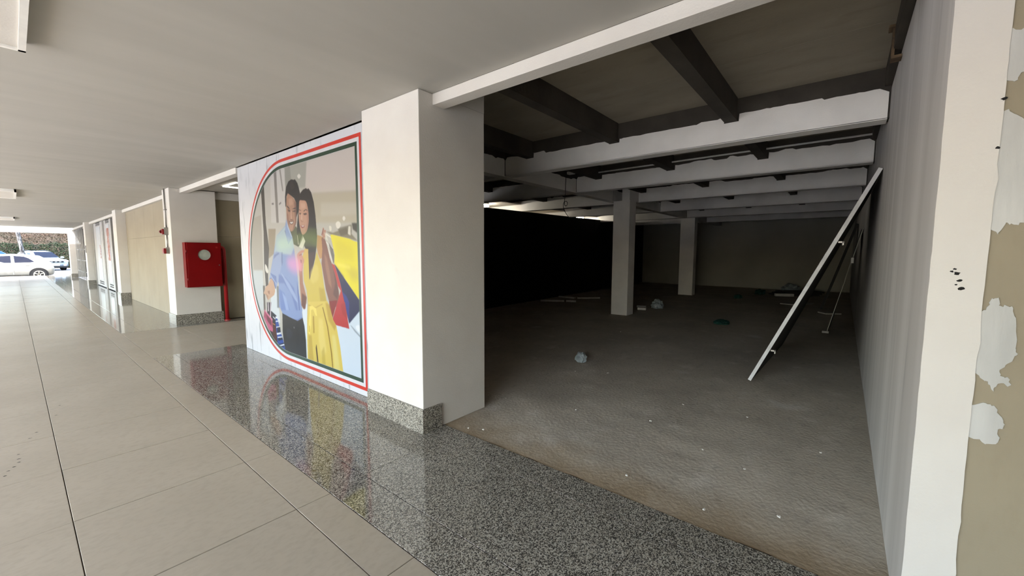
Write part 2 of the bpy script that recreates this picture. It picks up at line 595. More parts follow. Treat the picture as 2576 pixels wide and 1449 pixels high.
# whitewashed end of the partition, its right edge broken
rnd = random.Random(3)
edge, z = [], 0.0
while z < H:
    edge.append((-0.387 + rnd.uniform(-0.0013, 0.0013) - (0.004 if rnd.random() < .1 else 0), z))
    z += rnd.uniform(0.02, 0.06)
edge.append((-0.387, H))
ledge, z = [], H
while z > 0:
    ledge.append((-0.2485 - rnd.uniform(0, 0.0018), z))
    z -= rnd.uniform(0.03, 0.08)
ledge.append((-0.249, 0.0))
plate('end_face', edge + ledge, 2.14, 0.004, M_PLASTER, wr)
chips = [(-0.305, 1.437, .006), (-0.318, 1.431, .009), (-0.312, 1.446, .005), (-0.326, 1.405, .008), (-0.333, 1.377, .010), (-0.318, 1.39, .004), (-0.386, 2.02, .008), (-0.383, 1.86, .007)]
vs, fs = [], []
for cy_, cz_, r in chips:
    k0 = len(vs)
    for k in range(9):
        a = 2 * math.pi * k / 9
        rr = r * rnd.uniform(.6, 1.15)
        vs.append((2.1355, cy_ + rr * math.cos(a), cz_ + .75 * rr * math.sin(a)))
    fs.append(tuple(range(k0 + 8, k0 - 1, -1)))
tag(pyd('chip', vs, fs, M_INK, wr), kind='stuff')

wf = box('wall_front', 2.142, 2.24, YN, -0.381, 0.0, H, M_BEIGE)
tag(wf, kind='structure')
SP = [
    [(-.38, 2.242), (-.414, 2.238), (-.452, 2.21), (-.48, 2.13), (-.46, 2.09), (-.424, 2.098), (-.405, 2.071), (-.38, 2.075)],
    [(-.38, 1.993), (-.402, 1.976), (-.435, 1.944), (-.52, 1.96), (-.56, 1.7), (-.5, 1.585), (-.459, 1.605), (-.438, 1.599), (-.42, 1.607), (-.405, 1.567), (-.38, 1.594)],
    [(-.38, 1.30), (-.396, 1.305), (-.407, 1.347), (-.422, 1.351), (-.424, 1.324), (-.453, 1.324), (-.465, 1.284), (-.472, 1.189), (-.478, 1.162), (-.467, 1.133), (-.442, 1.1), (-.444, 1.079), (-.467, 1.07), (-.468, 1.049), (-.441, 1.05), (-.434, 1.02), (-.418, 1.053), (-.399, 1.063), (-.38, 1.09)],
    [(-.38, .958), (-.419, .975), (-.438, .971), (-.459, .933), (-.465, .907), (-.453, .889), (-.456, .843), (-.429, .829), (-.414, .841), (-.38, .841)],
]
for poly in SP:
    fine = []
    for a, b in zip(poly, poly[1:] + poly[:1]):
        for k in range(4):
            t = k / 4
            y, z = a[0] + (b[0] - a[0]) * t, a[1] + (b[1] - a[1]) * t
            if y < -.381 and k:
                y += rnd.uniform(-.004, .004)
                z += rnd.uniform(-.006, .006)
            fine.append((y, z))
    plate('spackle_patch', fine, 2.142, 0.0035, M_SPACK, wf)

tag(box('wall_back', 20.3, 20.5, -0.4, 10.9, -0.03, 3.24, M_BACK), kind='structure')


def slant(x):                                   # the black partition runs slightly askew
    return 7.045 + (x - 2.22) * 0.0498


wl = thing('wall_left', None, None, (2.3, slant(2.3), 0), kind='structure')
x = 2.3
while x < 20.3:
    x1 = min(x + 1.22, 20.3)
    vs = [(x + .004, slant(x), -.03), (x1 - .004, slant(x1), -.03), (x1 - .004, slant(x1) + .06, -.03), (x + .004, slant(x) + .06, -.03)]
    vs += [(a, b, 2.67 + 0.0195 * (a - 7.83)) for a, b, c in vs]
    pyd('wall_panel', vs, BOXF, M_BLACK, wl)
    x = x1
box('floor_plate', 2.3, 7.2, slant(2.3) + .02, slant(2.3) + .05, 0.0, 2.72, M_BLACK, wl)

wp = thing('wall_passage', None, None, (2.8, 10.65, 0), kind='structure')
x = 2.832
while x < 19.9:
    for z0, z1 in ((0.0, 1.82), (1.824, 2.62)):
        box('wall_panel', x, x + 1.196, 10.65, 10.75, z0, z1, M_BEIGE, wp)
    x += 1.2
box('upper_band', 2.83, 20.3, 10.63, 10.8, 2.622, 3.22, M_PLASTER, wp)
tag(box('wall_corner', 2.82, 3.2, 10.82, YF, 0.0, 3.2, M_TAN), kind='structure')

# ================================================================== COLUMNS
def column(y0, y1, x0, x1, label, skirt=True, sx=None, top=2.758, m=None):
    t = thing('square_column', label, 'column', ((x0 + x1) / 2, (y0 + y1) / 2, 0), group='white columns along the shop fronts')
    box('shaft', x0, x1, y0, y1, 0.0, top, m or M_PLASTER, t, bevel=0.006)
    if not skirt:
        box('neck', x0 + .03, x1 + (.2 if x0 < 10 else 0), y0 + .02, y0 + .21, top, 3.2, m, t)
    if y0 == 2.62:
        box('upper_shaft', 2.325, x1, y0, y1, 2.759, 3.2, M_PLASTER, t)
    if skirt:
        vs = [(x0 - .02, y0 - .02), (sx, y0 - .02), (sx, y0), (x0, y0), (x0, y1), (x0 - .02, y1)]
        v = [(a, b, 0.001) for a, b in vs] + [(a, b, 0.205) for a, b in vs]
        f = [(0, 1, 7, 6), (1, 2, 8, 7), (2, 3, 9, 8), (3, 4, 10, 9), (4, 5, 11, 10), (5, 0, 6, 11), (6, 7, 8, 9), (6, 9, 10, 11)]
        pyd('skirting', v, f, M_GRAN2, t)
    return t


column(2.62, 3.43, 2.06, 2.80, 'wide white column between the couple poster and the dark empty unit', sx=2.243)
column(10.45, 11.02, 2.03, 2.80, 'white column carrying the red fire hose cabinet', sx=2.83)
column(17.28, 17.90, 2.05, 2.80, 'white column between the tan boarding and the grey panelled gate', sx=2.26)
column(25.85, 26.45, 2.06, 2.80, 'white column between the panelled gate and the barred gate', sx=2.28)
column(34.15, 34.80, 2.06, 2.80, 'last white column by the car park, beyond the barred gate', sx=2.30)
t = column(3.95, 4.36, 9.2, 9.56, 'grey white column standing inside the dark unit beside the black partition', skirt=False, top=2.73, m=M_BEAMW)
t = column(4.12, 4.60, 15.2, 15.55, 'farther thin column inside the dark unit, before the back wall', skirt=False, top=2.73, m=M_BEAMW)

# ---- slim white lintels between the columns
def lintel(y0, y1, label, x0=2.2, x1=2.32, z0=2.672):
    o = box('lintel_beam', x0, x1, y0, y1, z0, H - 0.001, M_PLASTER, bevel=0.004)
    return tag(o, label, 'lintel', 'white lintels over the shop fronts', 'thing')


lintel(-0.25, 2.62, 'long white lintel across the top of the dark empty unit')
lintel(7.17, 10.45, 'white lintel over the passage beside the poster')
lintel(11.02, 17.28, 'white lintel above the tan boarding', 2.2, 2.27)
lintel(17.9, 25.85, 'white lintel above the grey panelled gate', 2.2, 2.27)
lintel(26.45, 34.15, 'white lintel above the barred gate', 2.2, 2.27)

# ================================================================== DARK UNIT: beams, purlins
def ragged(y0, y1, z0, ztop, seed, notches):
    r = random.Random(seed)
    ys, zs = [y0], [ztop - 0.02]
    y, zc = y0, ztop
    while y < y1 - 0.06:
        y += r.uniform(0.02, 0.10)
        if r.random() < 0.22:
            zc = ztop + r.uniform(-0.022, 0.018)
        ys.append(min(y, y1))
        zs.append(zc + r.uniform(-0.004, 0.004))
    ys.append(y1)
    zs.append(zc - .015)
    for c, wd in notches:
        if y0 + .3 < c < y1 - .3:
            a, b = c - wd * .62, c + wd * .62
            keep = [(y, z) for y, z in zip(ys, zs) if not a - .01 < y < b + .01]
            za = float(np.interp(a, ys, zs))
            keep += [(a - .004, za), (a, 2.952), (b, 2.95), (b + .004, za)]
            keep.sort()
            ys, zs = [k[0] for k in keep], [k[1] for k in keep]
    return ys, zs


XBS = (5.17, 7.45, 9.78, 12.4, 15.05, 17.7)
PUR = [1.06, 2.46, 3.86, 5.30, 6.75]
ORD = ['first', 'second', 'third', 'fourth', 'fifth', 'sixth']
for i, xb in enumerate((5.17, 7.45, 9.78, 12.4, 15.05, 17.7)):
    t = thing('cross_beam', ORD[i] + ' whitewashed cross beam counted from the front of the dark unit', 'beam', (xb, -0.25, 2.74), group='cross beams of the dark unit')
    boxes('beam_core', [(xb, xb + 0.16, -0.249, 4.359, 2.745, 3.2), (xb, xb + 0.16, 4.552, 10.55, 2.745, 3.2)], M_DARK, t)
    for y0, y1 in ((-0.235, 4.355), (4.553, 10.5)):
        ys, zs = [], []
        ys, zs = ragged(y0, y1, 2.74, 3.015 if i == 0 else 3.05, 10 + i + int(y0 * 3), [(p, 0.12) for p in PUR])
        zs[0] -= 0.02
        zs[-1] -= 0.03
        vs, fs = [], []
        for y, z in zip(ys, zs):
            vs += [(xb - .012, y, 2.74), (xb - .012, y, z), (xb, y, z), (xb, y, 2.74)]
        n = len(ys)
        for k in range(n - 1):
            a = 4 * k
            fs += [(a, a + 4, a + 5, a + 1), (a + 1, a + 5, a + 6, a + 2), (a + 3, a + 7, a + 4, a)]
        fs += [(0, 1, 2, 3), (4 * n - 1, 4 * n - 2, 4 * n - 3, 4 * n - 4)]
        pyd('whitewash', vs, fs, M_BEAMW, t)
    boxes('beam_underside', [(xb - .012, xb + .17, -0.235, 4.358, 2.733, 2.745), (xb - .012, xb + .17, 4.552, 10.5, 2.733, 2.745)], M_BEAMW, t)

lb = thing('long_beam', 'long whitewashed beam running back from the wide column through the dark unit', 'beam', (2.8, 4.36, 2.74), kind='thing')
segs = [2.8, 5.158, 7.438, 9.18, 9.768, 12.388, 15.038, 17.688, 20.3]
for a, b in zip(segs[:-1], segs[1:]):
    ys, zs = ragged(a + (.0 if a == 9.18 else .17), b - .01, 2.74, 3.0, int(a * 9), [])
    vs, fs = [], []
    for y, z in zip(ys, zs):
        vs += [(y, 4.36, 2.738), (y, 4.36, z), (y, 4.375, z), (y, 4.375, 2.738)]
    n = len(ys)
    for k in range(n - 1):
        c = 4 * k
        fs += [(c, c + 1, c + 5, c + 4), (c + 1, c + 2, c + 6, c + 5), (c + 3, c, c + 4, c + 7)]
    pyd('whitewash', vs, fs, M_BEAMW, lb)
box('beam_core', 2.81, 20.29, 4.372, 4.54, 2.742, 3.2, M_DARK, lb)
box('beam_underside', 2.81, 20.29, 4.362, 4.55, 2.731, 2.7425, M_BEAMW, lb)

for i, y in enumerate(PUR):
    bays = list(zip([2.33] + [v + .165 for v in XBS], [v - .015 for v in XBS] + [20.29]))
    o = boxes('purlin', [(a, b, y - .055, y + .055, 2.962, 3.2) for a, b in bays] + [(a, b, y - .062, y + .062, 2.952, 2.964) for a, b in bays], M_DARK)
    tag(o, 'dark purlin under the slab, ' + ('the one nearest the grey right wall', 'second from the grey right wall', 'third from the grey right wall', 'first one left of the long beam', 'second one left of the long beam')[i], 'purlin', 'dark purlins under the slab', 'thing')
o = boxes('purlin', [(a, b, -.30, -.2, 3.03, 3.2) for a, b in bays], M_DARK)
tag(o, 'dark edge purlin running along the top of the grey right wall', 'purlin', 'dark purlins under the slab', 'thing')

br = thing('rusty_bracket', 'rusty steel bracket hanging from the slab near the grey right wall', 'bracket', (4.3, -0.19, 3.2))
box('web', 4.27, 4.33, -.205, -.187, 2.972, 3.19, M_RUST, br)
box('flange', 4.25, 4.35, -.225, -.165, 3.18, 3.2, M_RUST, br)
box('foot_plate', 4.25, 4.35, -.249, -.187, 2.955, 2.975, M_RUST, br)

pipe = tube('conduit_pipe', [(7.33, 3.86, 3.06), (7.33, 1.8, 3.075), (7.33, -0.25, 3.085)], 0.014, M_WHITE, n=8)
tag(pipe, 'thin white conduit pipe under the slab behind the first cross beam', 'pipe')
cb = thing('hanging_cable', 'black cable hanging in a loop below the long beam', 'cable', (7.0, 4.34, 3.06))
pts = [(7.0, 4.34, 3.06), (7.0, 4.345, 2.9), (7.0, 4.35, 2.72), (7.0, 4.36, 2.58), (7.0, 4.37, 2.50), (7.0, 4.355, 2.43), (7.0, 4.315, 2.43), (7.0, 4.30, 2.48), (7.0, 4.33, 2.515), (7.0, 4.375, 2.50), (7.0, 4.395, 2.43), (7.0, 4.38, 2.36), (7.0, 4.34, 2.29), (7.0, 4.30, 2.24), (7.0, 4.27, 2.21)]
sm = []
for a in range(len(pts) - 1):
    p0, p1, p2, p3 = (Vector(pts[max(a - 1, 0)]), Vector(pts[a]), Vector(pts[a + 1]), Vector(pts[min(a + 2, len(pts) - 1)]))
    for k in range(5):
        s = k / 5
        sm.append(0.5 * ((2 * p1) + (-p0 + p2) * s + (2 * p0 - 5 * p1 + 4 * p2 - p3) * s * s + (-p0 + 3 * p1 - 3 * p2 + p3) * s ** 3))
sm.append(Vector(pts[-1]))
tube('cord', sm, 0.006, M_BLK, cb, n=6)
jb = thing('junction_box', 'small white junction box above the hanging cable', 'box', (6.98, 4.17, 3.07))
box('body', 6.93, 7.03, 4.15, 4.28, 3.02, 3.07, M_WHITE, jb, bevel=.006)
box('lid', 6.922, 6.93, 4.165, 4.265, 3.025, 3.065, M_FOAM, jb)
tube('stub', [(6.98, 4.22, 3.07), (6.98, 4.22, 3.2)], .008, M_BLK, jb, n=6)
POSTER = [
((199,196,188),0,1.0,0,[(6836,3283),(3561,2676),(3618,107),(7530,-283)]),
((214,206,199),12,1.0,0,[(4893,2547),(3814,2557),(3806,2118),(4781,2173),(4949,2257)]),
((180,179,170),8,1.0,0,[(5527,2563),(4893,2547),(4949,2257),(5322,2273),(5486,2310)]),
((164,163,155),6,1.0,0,[(5527,2563),(5342,2560),(5305,2278),(5486,2310)]),
((196,189,172),10,1.0,0,[(4781,2173),(3807,2112),(3824,1794),(4739,1834)]),
((206,201,190),14,0.7,0,[(4583,2050),(3813,1994),(3820,1880),(4594,1904)]),
((150,142,122),6,1.0,0,[(4503,1733),(4332,1710),(4052,1753),(3835,1613),(3993,1638),(4394,1694)]),
((92,87,78),6,1.0,0,[(3940,1799),(3825,1794),(3831,1690),(3923,1732)]),
((120,112,95),7,0.8,0,[(4234,1754),(3941,1783),(3947,1693),(4170,1670)]),
((224,220,208),4,1.0,0,[(4007,1768),(3964,1767),(3970,1671),(4023,1690)]),
((233,229,220),3,1,1,[(4266,1808),(4206,1828),(4162,1792),(4200,1753),(4246,1757)]),
((228,224,212),3,1,1,[(4412,1784),(4364,1776),(4367,1735),(4403,1736)]),
((232,228,220),2,1,1,[(5149,2406),(5100,2427),(5057,2396),(5105,2371)]),
((232,228,222),2,1,1,[(4122,1855),(4091,1877),(4063,1852),(4094,1826)]),
((186,181,170),6,1.0,0,[(6690,1973),(6243,2019),(6358,1127),(6667,1041),(6742,1474)]),
((170,158,138),6,1.0,0,[(6097,1811),(5850,1803),(5937,1477),(6129,1408)]),
((209,206,202),8,1.0,0,[(5949,2527),(5495,2544),(5533,1868),(5988,1888)]),
((150,146,140),5,1.0,0,[(5834,2543),(5751,2547),(5745,1877),(5819,1880)]),
((165,161,155),5,1.0,0,[(5660,2551),(5616,2552),(5560,2266),(5594,2270)]),
((96,92,90),5,0.8,0,[(5947,2143),(5881,2146),(5875,2119),(5940,2124)]),
((110,106,102),5,0.8,0,[(5718,2119),(5653,2140),(5637,2121),(5702,2103)]),
((88,81,71),3,1.0,0,[(6300,2342),(6177,2423),(6174,1896),(6104,1544),(6180,1203),(6194,1023),(6300,1017),(6322,1337),(6264,1783)]),
((205,202,195),3,1.0,0,[(6322,2336),(6289,2345),(6269,1749),(6304,1337),(6281,1025),(6308,1024),(6340,1337)]),
((226,222,214),4,1,1,[(6270,1324),(6212,1298),(6168,1231),(6207,1202),(6272,1241)]),
((205,210,211),10,1.0,0,[(6718,1228),(6361,1238),(6399,665),(6567,649),(6677,822),(6774,1109)]),
((120,112,105),4,1.0,0,[(6390,1020),(6317,1024),(6335,671),(6399,665)]),
((216,222,226),6,1.0,0,[(6123,897),(5926,1011),(5863,715),(5849,547),(6153,513)]),
((120,126,130),5,0.8,0,[(5907,1039),(5842,1043),(5843,749),(5924,742)]),
((214,225,236),6,1.0,0,[(4354,710),(3819,913),(3810,147),(4222,160)]),
((150,158,166),4,0.8,0,[(4037,728),(4004,720),(3821,627),(3822,609),(3942,663)]),
((236,241,246),5,0.9,1,[(3922,724),(3852,744),(3819,661),(3897,686)]),
((222,230,238),0,1.0,0,[(5171,792),(5029,877),(5054,156),(5106,172),(5137,573)]),
((46,43,45),1,1.0,0,[(5764,698),(5556,659),(5311,634),(5165,687),(5122,587),(5097,417),(5095,168),(5458,171),(5722,178),(5763,310),(5781,429)]),
((58,60,72),8,0.7,1,[(5633,500),(5487,466),(5525,383),(5646,380)]),
((32,31,34),6,0.6,0,[(5357,597),(5272,607),(5301,299),(5373,288)]),
((150,150,150),1,1.0,0,[(5436,537),(5409,543),(5411,521),(5430,522)]),
((150,168,206),1,1.0,0,[(5915,1561),(5817,1716),(5549,1835),(5512,1905),(5354,1681),(5338,1565),(5322,1541),(5284,1357),(5244,1125),(5236,989),(5160,780),(5175,754),(5165,687),(5311,633),(5556,658),(5756,684),(5843,764),(5859,748),(5836,1096),(5851,1102),(5925,1018),(5964,1036),(5984,1075),(6076,1145),(6158,1104),(6081,1247),(5953,1477)]),
((186,202,205),10,0.9,0,[(5841,1711),(5550,1829),(5336,1656),(5322,1547),(5416,1460),(5714,1478),(5869,1503),(5937,1477)]),
((164,178,208),4,1.0,0,[(5937,1477),(5712,1497),(5696,1362),(5850,1108),(5923,1038),(6014,1107),(6076,1152),(6148,1115),(6073,1247)]),
((124,136,176),5,0.7,0,[(5939,1457),(5790,1494),(5777,1471),(5876,1444),(5971,1397)]),
((120,134,170),4,0.7,0,[(5705,1491),(5669,1497),(5673,1362),(5709,1310),(5725,1381)]),
((116,136,186),3,0.8,0,[(6102,1212),(5907,1172),(5902,1079),(5933,1091),(6072,1179)]),
((108,120,165),2,0.8,0,[(6128,1136),(6076,1145),(5966,1090),(5927,1004),(5960,1002),(6009,1074)]),
((116,134,184),10,0.7,0,[(5824,1202),(5625,1171),(5372,1043),(5286,768),(5343,763),(5466,974),(5664,1091),(5837,1083)]),
((122,144,196),8,0.7,0,[(5845,1016),(5678,960),(5519,747),(5798,721)]),
((188,204,232),6,0.55,0,[(5757,1231),(5512,1099),(5351,969),(5277,862),(5358,893),(5576,1057)]),
((180,198,230),7,0.6,0,[(5739,969),(5623,899),(5549,744),(5641,735)]),
((104,116,168),4,0.8,0,[(5278,1135),(5247,1020),(5229,773),(5257,771),(5279,987)]),
((104,124,176),3,0.8,0,[(5631,670),(5469,643),(5310,647),(5174,693),(5168,682),(5311,632),(5557,655)]),
((104,106,78),3,1.0,0,[(5477,1820),(5236,1811),(5125,1694),(5205,1564),(5328,1595),(5355,1680)]),
((154,172,206),1,1.0,0,[(5509,1908),(5475,1845),(5355,1680),(5479,1595),(5535,1691),(5558,1785)]),
((96,112,150),2,1.0,0,[(5558,1779),(5535,1691),(5485,1603),(5474,1595),(5511,1640),(5569,1767)]),
((205,214,226),2,0.6,0,[(5509,1905),(5475,1845),(5361,1684),(5389,1688),(5492,1821)]),
((182,146,124),2,1,1,[(5434,2227),(5338,2190),(5209,2096),(5214,1954),(5232,1859),(5295,1783),(5383,1754),(5443,1800),(5494,1907),(5497,2019),(5496,2117)]),
((138,104,92),7,0.8,0,[(5261,2124),(5200,2095),(5221,1858),(5295,1783),(5353,1766),(5259,1866)]),
((150,112,98),5,0.7,0,[(5485,1993),(5447,1966),(5420,1812),(5449,1807),(5494,1907)]),
((206,172,150),9,0.7,0,[(5427,2161),(5313,2158),(5293,2078),(5407,2074)]),
((56,49,45),1,1.0,0,[(5520,2186),(5481,2305),(5405,2370),(5318,2388),(5256,2375),(5215,2377),(5152,2326),(5118,2264),(5089,2192),(5107,2088),(5150,1997),(5219,1918),(5209,2096),(5258,2153),(5338,2190),(5431,2228),(5474,2195),(5495,2068),(5517,2069),(5521,2131)]),
((78,68,62),10,0.6,0,[(5348,2370),(5266,2350),(5232,2275),(5331,2261),(5382,2314)]),
((54,44,40),2,1.0,0,[(5476,2084),(5437,2064),(5391,2034),(5425,2037),(5473,2066)]),
((54,44,40),2,1.0,0,[(5327,2026),(5269,2038),(5222,2037),(5229,2025),(5299,2024)]),
((70,54,50),4,0.85,0,[(5457,2035),(5384,2021),(5381,1996),(5443,2004)]),
((70,54,50),4,0.85,0,[(5322,2005),(5234,2007),(5240,1988),(5316,1994)]),
((212,178,158),3,0.9,0,[(5373,2011),(5352,2010),(5349,1912),(5374,1908)]),
((112,78,70),3,0.8,0,[(5396,1906),(5340,1897),(5304,1901),(5319,1887),(5383,1890)]),
((84,50,48),2,1.0,0,[(5429,1886),(5370,1874),(5290,1882),(5323,1848),(5374,1841),(5415,1858)]),
((238,232,226),1,1.0,0,[(5413,1874),(5364,1867),(5307,1874),(5337,1854),(5373,1851),(5400,1861)]),
((196,160,138),7,0.6,1,[(5439,1837),(5319,1826),(5337,1778),(5395,1774),(5435,1806)]),
((58,48,44),1,1.0,0,[(5085,2202),(5009,2236),(4931,2245),(4904,2230),(4869,2236),(4805,2184),(4753,2073),(4723,1926),(4714,1814),(4706,1701),(4704,1683),(4731,1551),(4774,1424),(4842,1308),(4932,1161),(4973,1258),(4962,1422),(5006,1533),(5083,1652),(5205,1564),(5232,1684),(5209,1834),(5166,1975),(5126,2113)]),
((96,104,66),12,0.75,0,[(4895,1787),(4710,1769),(4715,1561),(5205,1564),(5211,1714),(5030,1721)]),
((90,62,60),10,0.8,0,[(4954,1481),(4757,1507),(4842,1308),(4931,1168),(4965,1271)]),
((200,162,140),2,1,1,[(5115,2112),(5046,2112),(4951,2094),(4912,2028),(4895,1936),(4903,1844),(4956,1748),(5055,1705),(5107,1741),(5145,1843),(5153,1938),(5135,2043)]),
((176,134,118),7,0.6,0,[(4946,2076),(4893,1959),(4903,1844),(4956,1748),(5002,1738),(4941,1852)]),
((218,184,164),9,0.6,0,[(5088,2087),(4972,2073),(4964,2020),(5082,2016)]),
((66,50,46),2,1.0,0,[(5021,1985),(4965,2003),(4913,1988),(4916,1982),(4966,1994),(5012,1976)]),
((66,50,46),2,1.0,0,[(5140,2014),(5084,1995),(5087,1990),(5141,2006)]),
((84,62,58),3,0.9,0,[(5028,1958),(4956,1959),(4930,1943),(4985,1934),(5023,1943)]),
((84,62,58),3,0.9,0,[(5134,1967),(5086,1967),(5101,1947),(5130,1952)]),
((170,126,112),4,0.8,0,[(5107,1889),(5069,1866),(5029,1870),(5044,1856),(5096,1862)]),
((226,196,180),4,0.7,0,[(5085,1952),(5064,1951),(5062,1887),(5086,1885)]),
((160,92,88),2,1.0,0,[(5113,1824),(5061,1816),(4995,1822),(5017,1791),(5077,1784),(5108,1803)]),
((224,214,208),2,1.0,0,[(5095,1819),(5054,1812),(5002,1818),(5036,1802),(5082,1804)]),
((214,196,100),2,1.0,0,[(4939,1481),(4939,1161),(4828,1308),(4763,1431),(4727,1507),(4688,1444),(4623,1345),(4582,1114),(4536,960),(4526,923),(5006,884),(5017,1031),(5085,1147),(5090,1254),(5060,1428),(5009,1507)]),
((200,160,112),4,1.0,0,[(4723,1557),(4698,1695),(4582,1674),(4567,1569),(4603,1433),(4657,1419),(4698,1482)]),
((216,190,110),4,1.0,0,[(5035,1540),(4935,1533),(4951,1429),(5063,1388),(5104,1427)]),
((194,172,84),9,0.7,0,[(4710,1088),(4578,1083),(4538,935),(4683,923)]),
((226,210,128),14,0.6,1,[(4902,1260),(4742,1355),(4701,1203),(4871,1131)]),
((150,110,96),3,1.0,0,[(4599,1656),(4552,1679),(4482,1593),(4425,1434),(4359,1339),(4294,1220),(4251,1066),(4229,954),(4329,891),(4390,898),(4463,923),(4485,964),(4540,1073),(4586,1239),(4621,1370),(4589,1532)]),
((178,138,116),9,0.7,0,[(4548,1483),(4488,1434),(4437,1276),(4401,1093),(4471,1151),(4533,1334)]),
((116,84,78),9,0.8,0,[(4359,1327),(4294,1220),(4251,1066),(4287,979),(4380,1033),(4323,1159)]),
((190,150,132),2,1.0,0,[(4602,1693),(4578,1729),(4554,1773),(4536,1770),(4528,1746),(4490,1745),(4502,1672),(4555,1643),(4577,1680)]),
((140,96,94),2,0.8,0,[(4596,1693),(4572,1735),(4554,1765),(4542,1758),(4567,1704),(4589,1686)]),
((232,228,216),1,1.0,0,[(4498,1714),(4378,1666),(4379,1654),(4482,1687)]),
((224,220,206),3,0.8,0,[(4529,1724),(4481,1693),(4449,1622),(4498,1641)]),
((236,233,226),0,1.0,0,[(4499,1617),(4344,1543),(4345,1534),(4488,1605)]),
((236,233,226),0,1.0,0,[(4500,1614),(4330,1483),(4339,1482),(4494,1602)]),
((222,216,208),0,1.0,0,[(4500,1614),(4376,1435),(4355,1387),(4386,1387),(4456,1532)]),
((110,102,96),3,0.8,0,[(4438,1604),(4345,1531),(4320,1460),(4332,1375),(4355,1387),(4397,1483)]),
((235,224,66),0,1.0,0,[(4394,1691),(4358,1691),(3993,1638),(3909,1614),(3834,1601),(3827,1000),(4326,1373),(4315,1483),(4347,1567)]),
((222,208,62),25,0.6,0,[(4301,1638),(3954,1564),(3910,1406),(4280,1436)]),
((206,190,78),25,0.6,0,[(4121,1368),(3831,1318),(3826,1206),(3976,1199)]),
((248,236,110),12,0.6,0,[(4307,1388),(4010,1359),(3991,1319),(4239,1342)]),
((52,54,96),1,1.0,0,[(4326,1373),(3827,1000),(3827,902),(4053,738),(4147,961),(4215,1164)]),
((64,78,158),5,0.8,0,[(4186,1076),(4097,1035),(4039,969),(4051,774),(4117,892),(4136,961)]),
((78,76,96),12,0.6,0,[(4309,1358),(4130,1239),(4157,1167),(4245,1246)]),
((196,74,70),0,1.0,0,[(4387,1374),(4321,1358),(4215,1164),(4136,955),(4062,683),(4289,949),(4209,1081),(4265,1132),(4316,1250)]),
((150,58,56),2,1.0,0,[(4474,947),(4287,973),(4441,705),(4469,835)]),
((193,70,72),1,1.0,0,[(4289,949),(4215,991),(4130,962),(4053,682),(4355,690),(4436,705)]),
((170,58,60),9,0.7,0,[(4219,931),(4130,962),(4090,787),(4191,825)]),
((222,202,112),1,1.0,0,[(4998,899),(4512,944),(4444,837),(4395,736),(4331,685),(4262,462),(4208,163),(4785,157),(5071,161),(5063,411),(5042,686)]),
((190,160,72),9,0.7,0,[(4564,927),(4464,910),(4401,735),(4331,681),(4372,621),(4503,724)]),
((160,132,50),2,1.0,0,[(4641,863),(4621,865),(4521,653),(4448,346),(4432,164),(4452,163),(4478,366),(4547,650)]),
((186,160,74),4,0.9,0,[(4890,735),(4855,739),(4858,533),(4894,528)]),
((190,164,78),8,0.6,0,[(5027,484),(4939,496),(4909,176),(5040,167)]),
((238,222,150),16,0.6,0,[(4740,718),(4645,728),(4582,350),(4708,264),(4761,453)]),
((232,224,160),14,0.6,0,[(4439,562),(4363,572),(4281,173),(4403,176)]),
((190,172,80),10,0.6,0,[(4703,330),(4630,407),(4609,163),(4689,168)]),
((200,178,90),2,1.0,0,[(4994,866),(4811,848),(4631,909),(4632,896),(4812,835),(4896,841),(4995,852)]),
((240,222,130),2,1.0,0,[(4959,849),(4894,861),(4798,836),(4778,747),(4819,749),(4870,817),(4927,805),(4935,630),(4982,500),(5025,511),(5008,622),(4967,761)]),
((214,190,96),2,1.0,0,[(4994,610),(4973,606),(4979,531),(5006,527)]),
((92,66,26),1,1.0,0,[(4828,397),(4818,395),(4784,164),(4818,172),(4845,355)]),
((178,134,112),2,1.0,0,[(5207,1298),(5112,1300),(5115,1119),(5048,984),(5030,943),(5076,811),(5118,795),(5182,839),(5204,1114)]),
((110,76,66),8,0.8,0,[(5154,995),(5029,955),(5076,811),(5118,795),(5181,845)]),
((206,160,144),2,1,1,[(5247,1452),(5216,1486),(5132,1516),(5052,1521),(5043,1503),(5119,1480),(5110,1462),(5056,1397),(5087,1349),(5111,1276),(5196,1274),(5226,1382)]),
((150,96,92),3,0.8,0,[(5162,1408),(5122,1402),(5126,1366),(5153,1366)]),
((150,100,94),2,0.7,0,[(5191,1462),(5108,1480),(5113,1465),(5179,1450)]),
((224,224,204),1,1.0,0,[(5057,1686),(5005,1628),(5071,1557),(5090,1540),(5182,1558),(5178,1564)]),
((150,156,128),1,1.0,0,[(5071,1705),(5053,1689),(5170,1575),(5182,1593)]),
((222,220,196),1,1.0,0,[(5221,1714),(5206,1696),(5189,1593),(5203,1587)]),
((205,172,146),2,1.0,0,[(6077,1139),(6007,1094),(5964,969),(6004,912),(6110,870),(6163,852),(6219,820),(6272,886),(6376,911),(6293,1004),(6191,1044),(6133,1102)]),
((160,122,100),3,0.8,0,[(6229,952),(6150,964),(6156,908),(6207,919)]),
((170,132,110),3,0.7,0,[(6304,919),(6211,884),(6236,826),(6284,865)]),
((56,42,48),2,1.0,0,[(6274,790),(6116,802),(6148,682),(5969,624),(5962,254),(6011,261),(6123,315),(6234,399),(6283,577)]),
((176,86,112),1,1.0,0,[(6365,704),(6378,675),(6110,568),(6101,388),(6252,401),(6419,563)]),
((110,52,66),5,0.8,0,[(6314,610),(6162,562),(6147,473),(6276,486)]),
((226,150,176),2,0.8,0,[(6367,690),(6334,664),(6102,565),(6114,539),(6354,648)]),
((206,120,150),3,0.8,0,[(6409,571),(6365,562),(6101,430),(6115,386),(6252,401)]),
((230,220,226),0,1.0,0,[(6238,792),(6217,794),(6219,668),(6245,666)]),
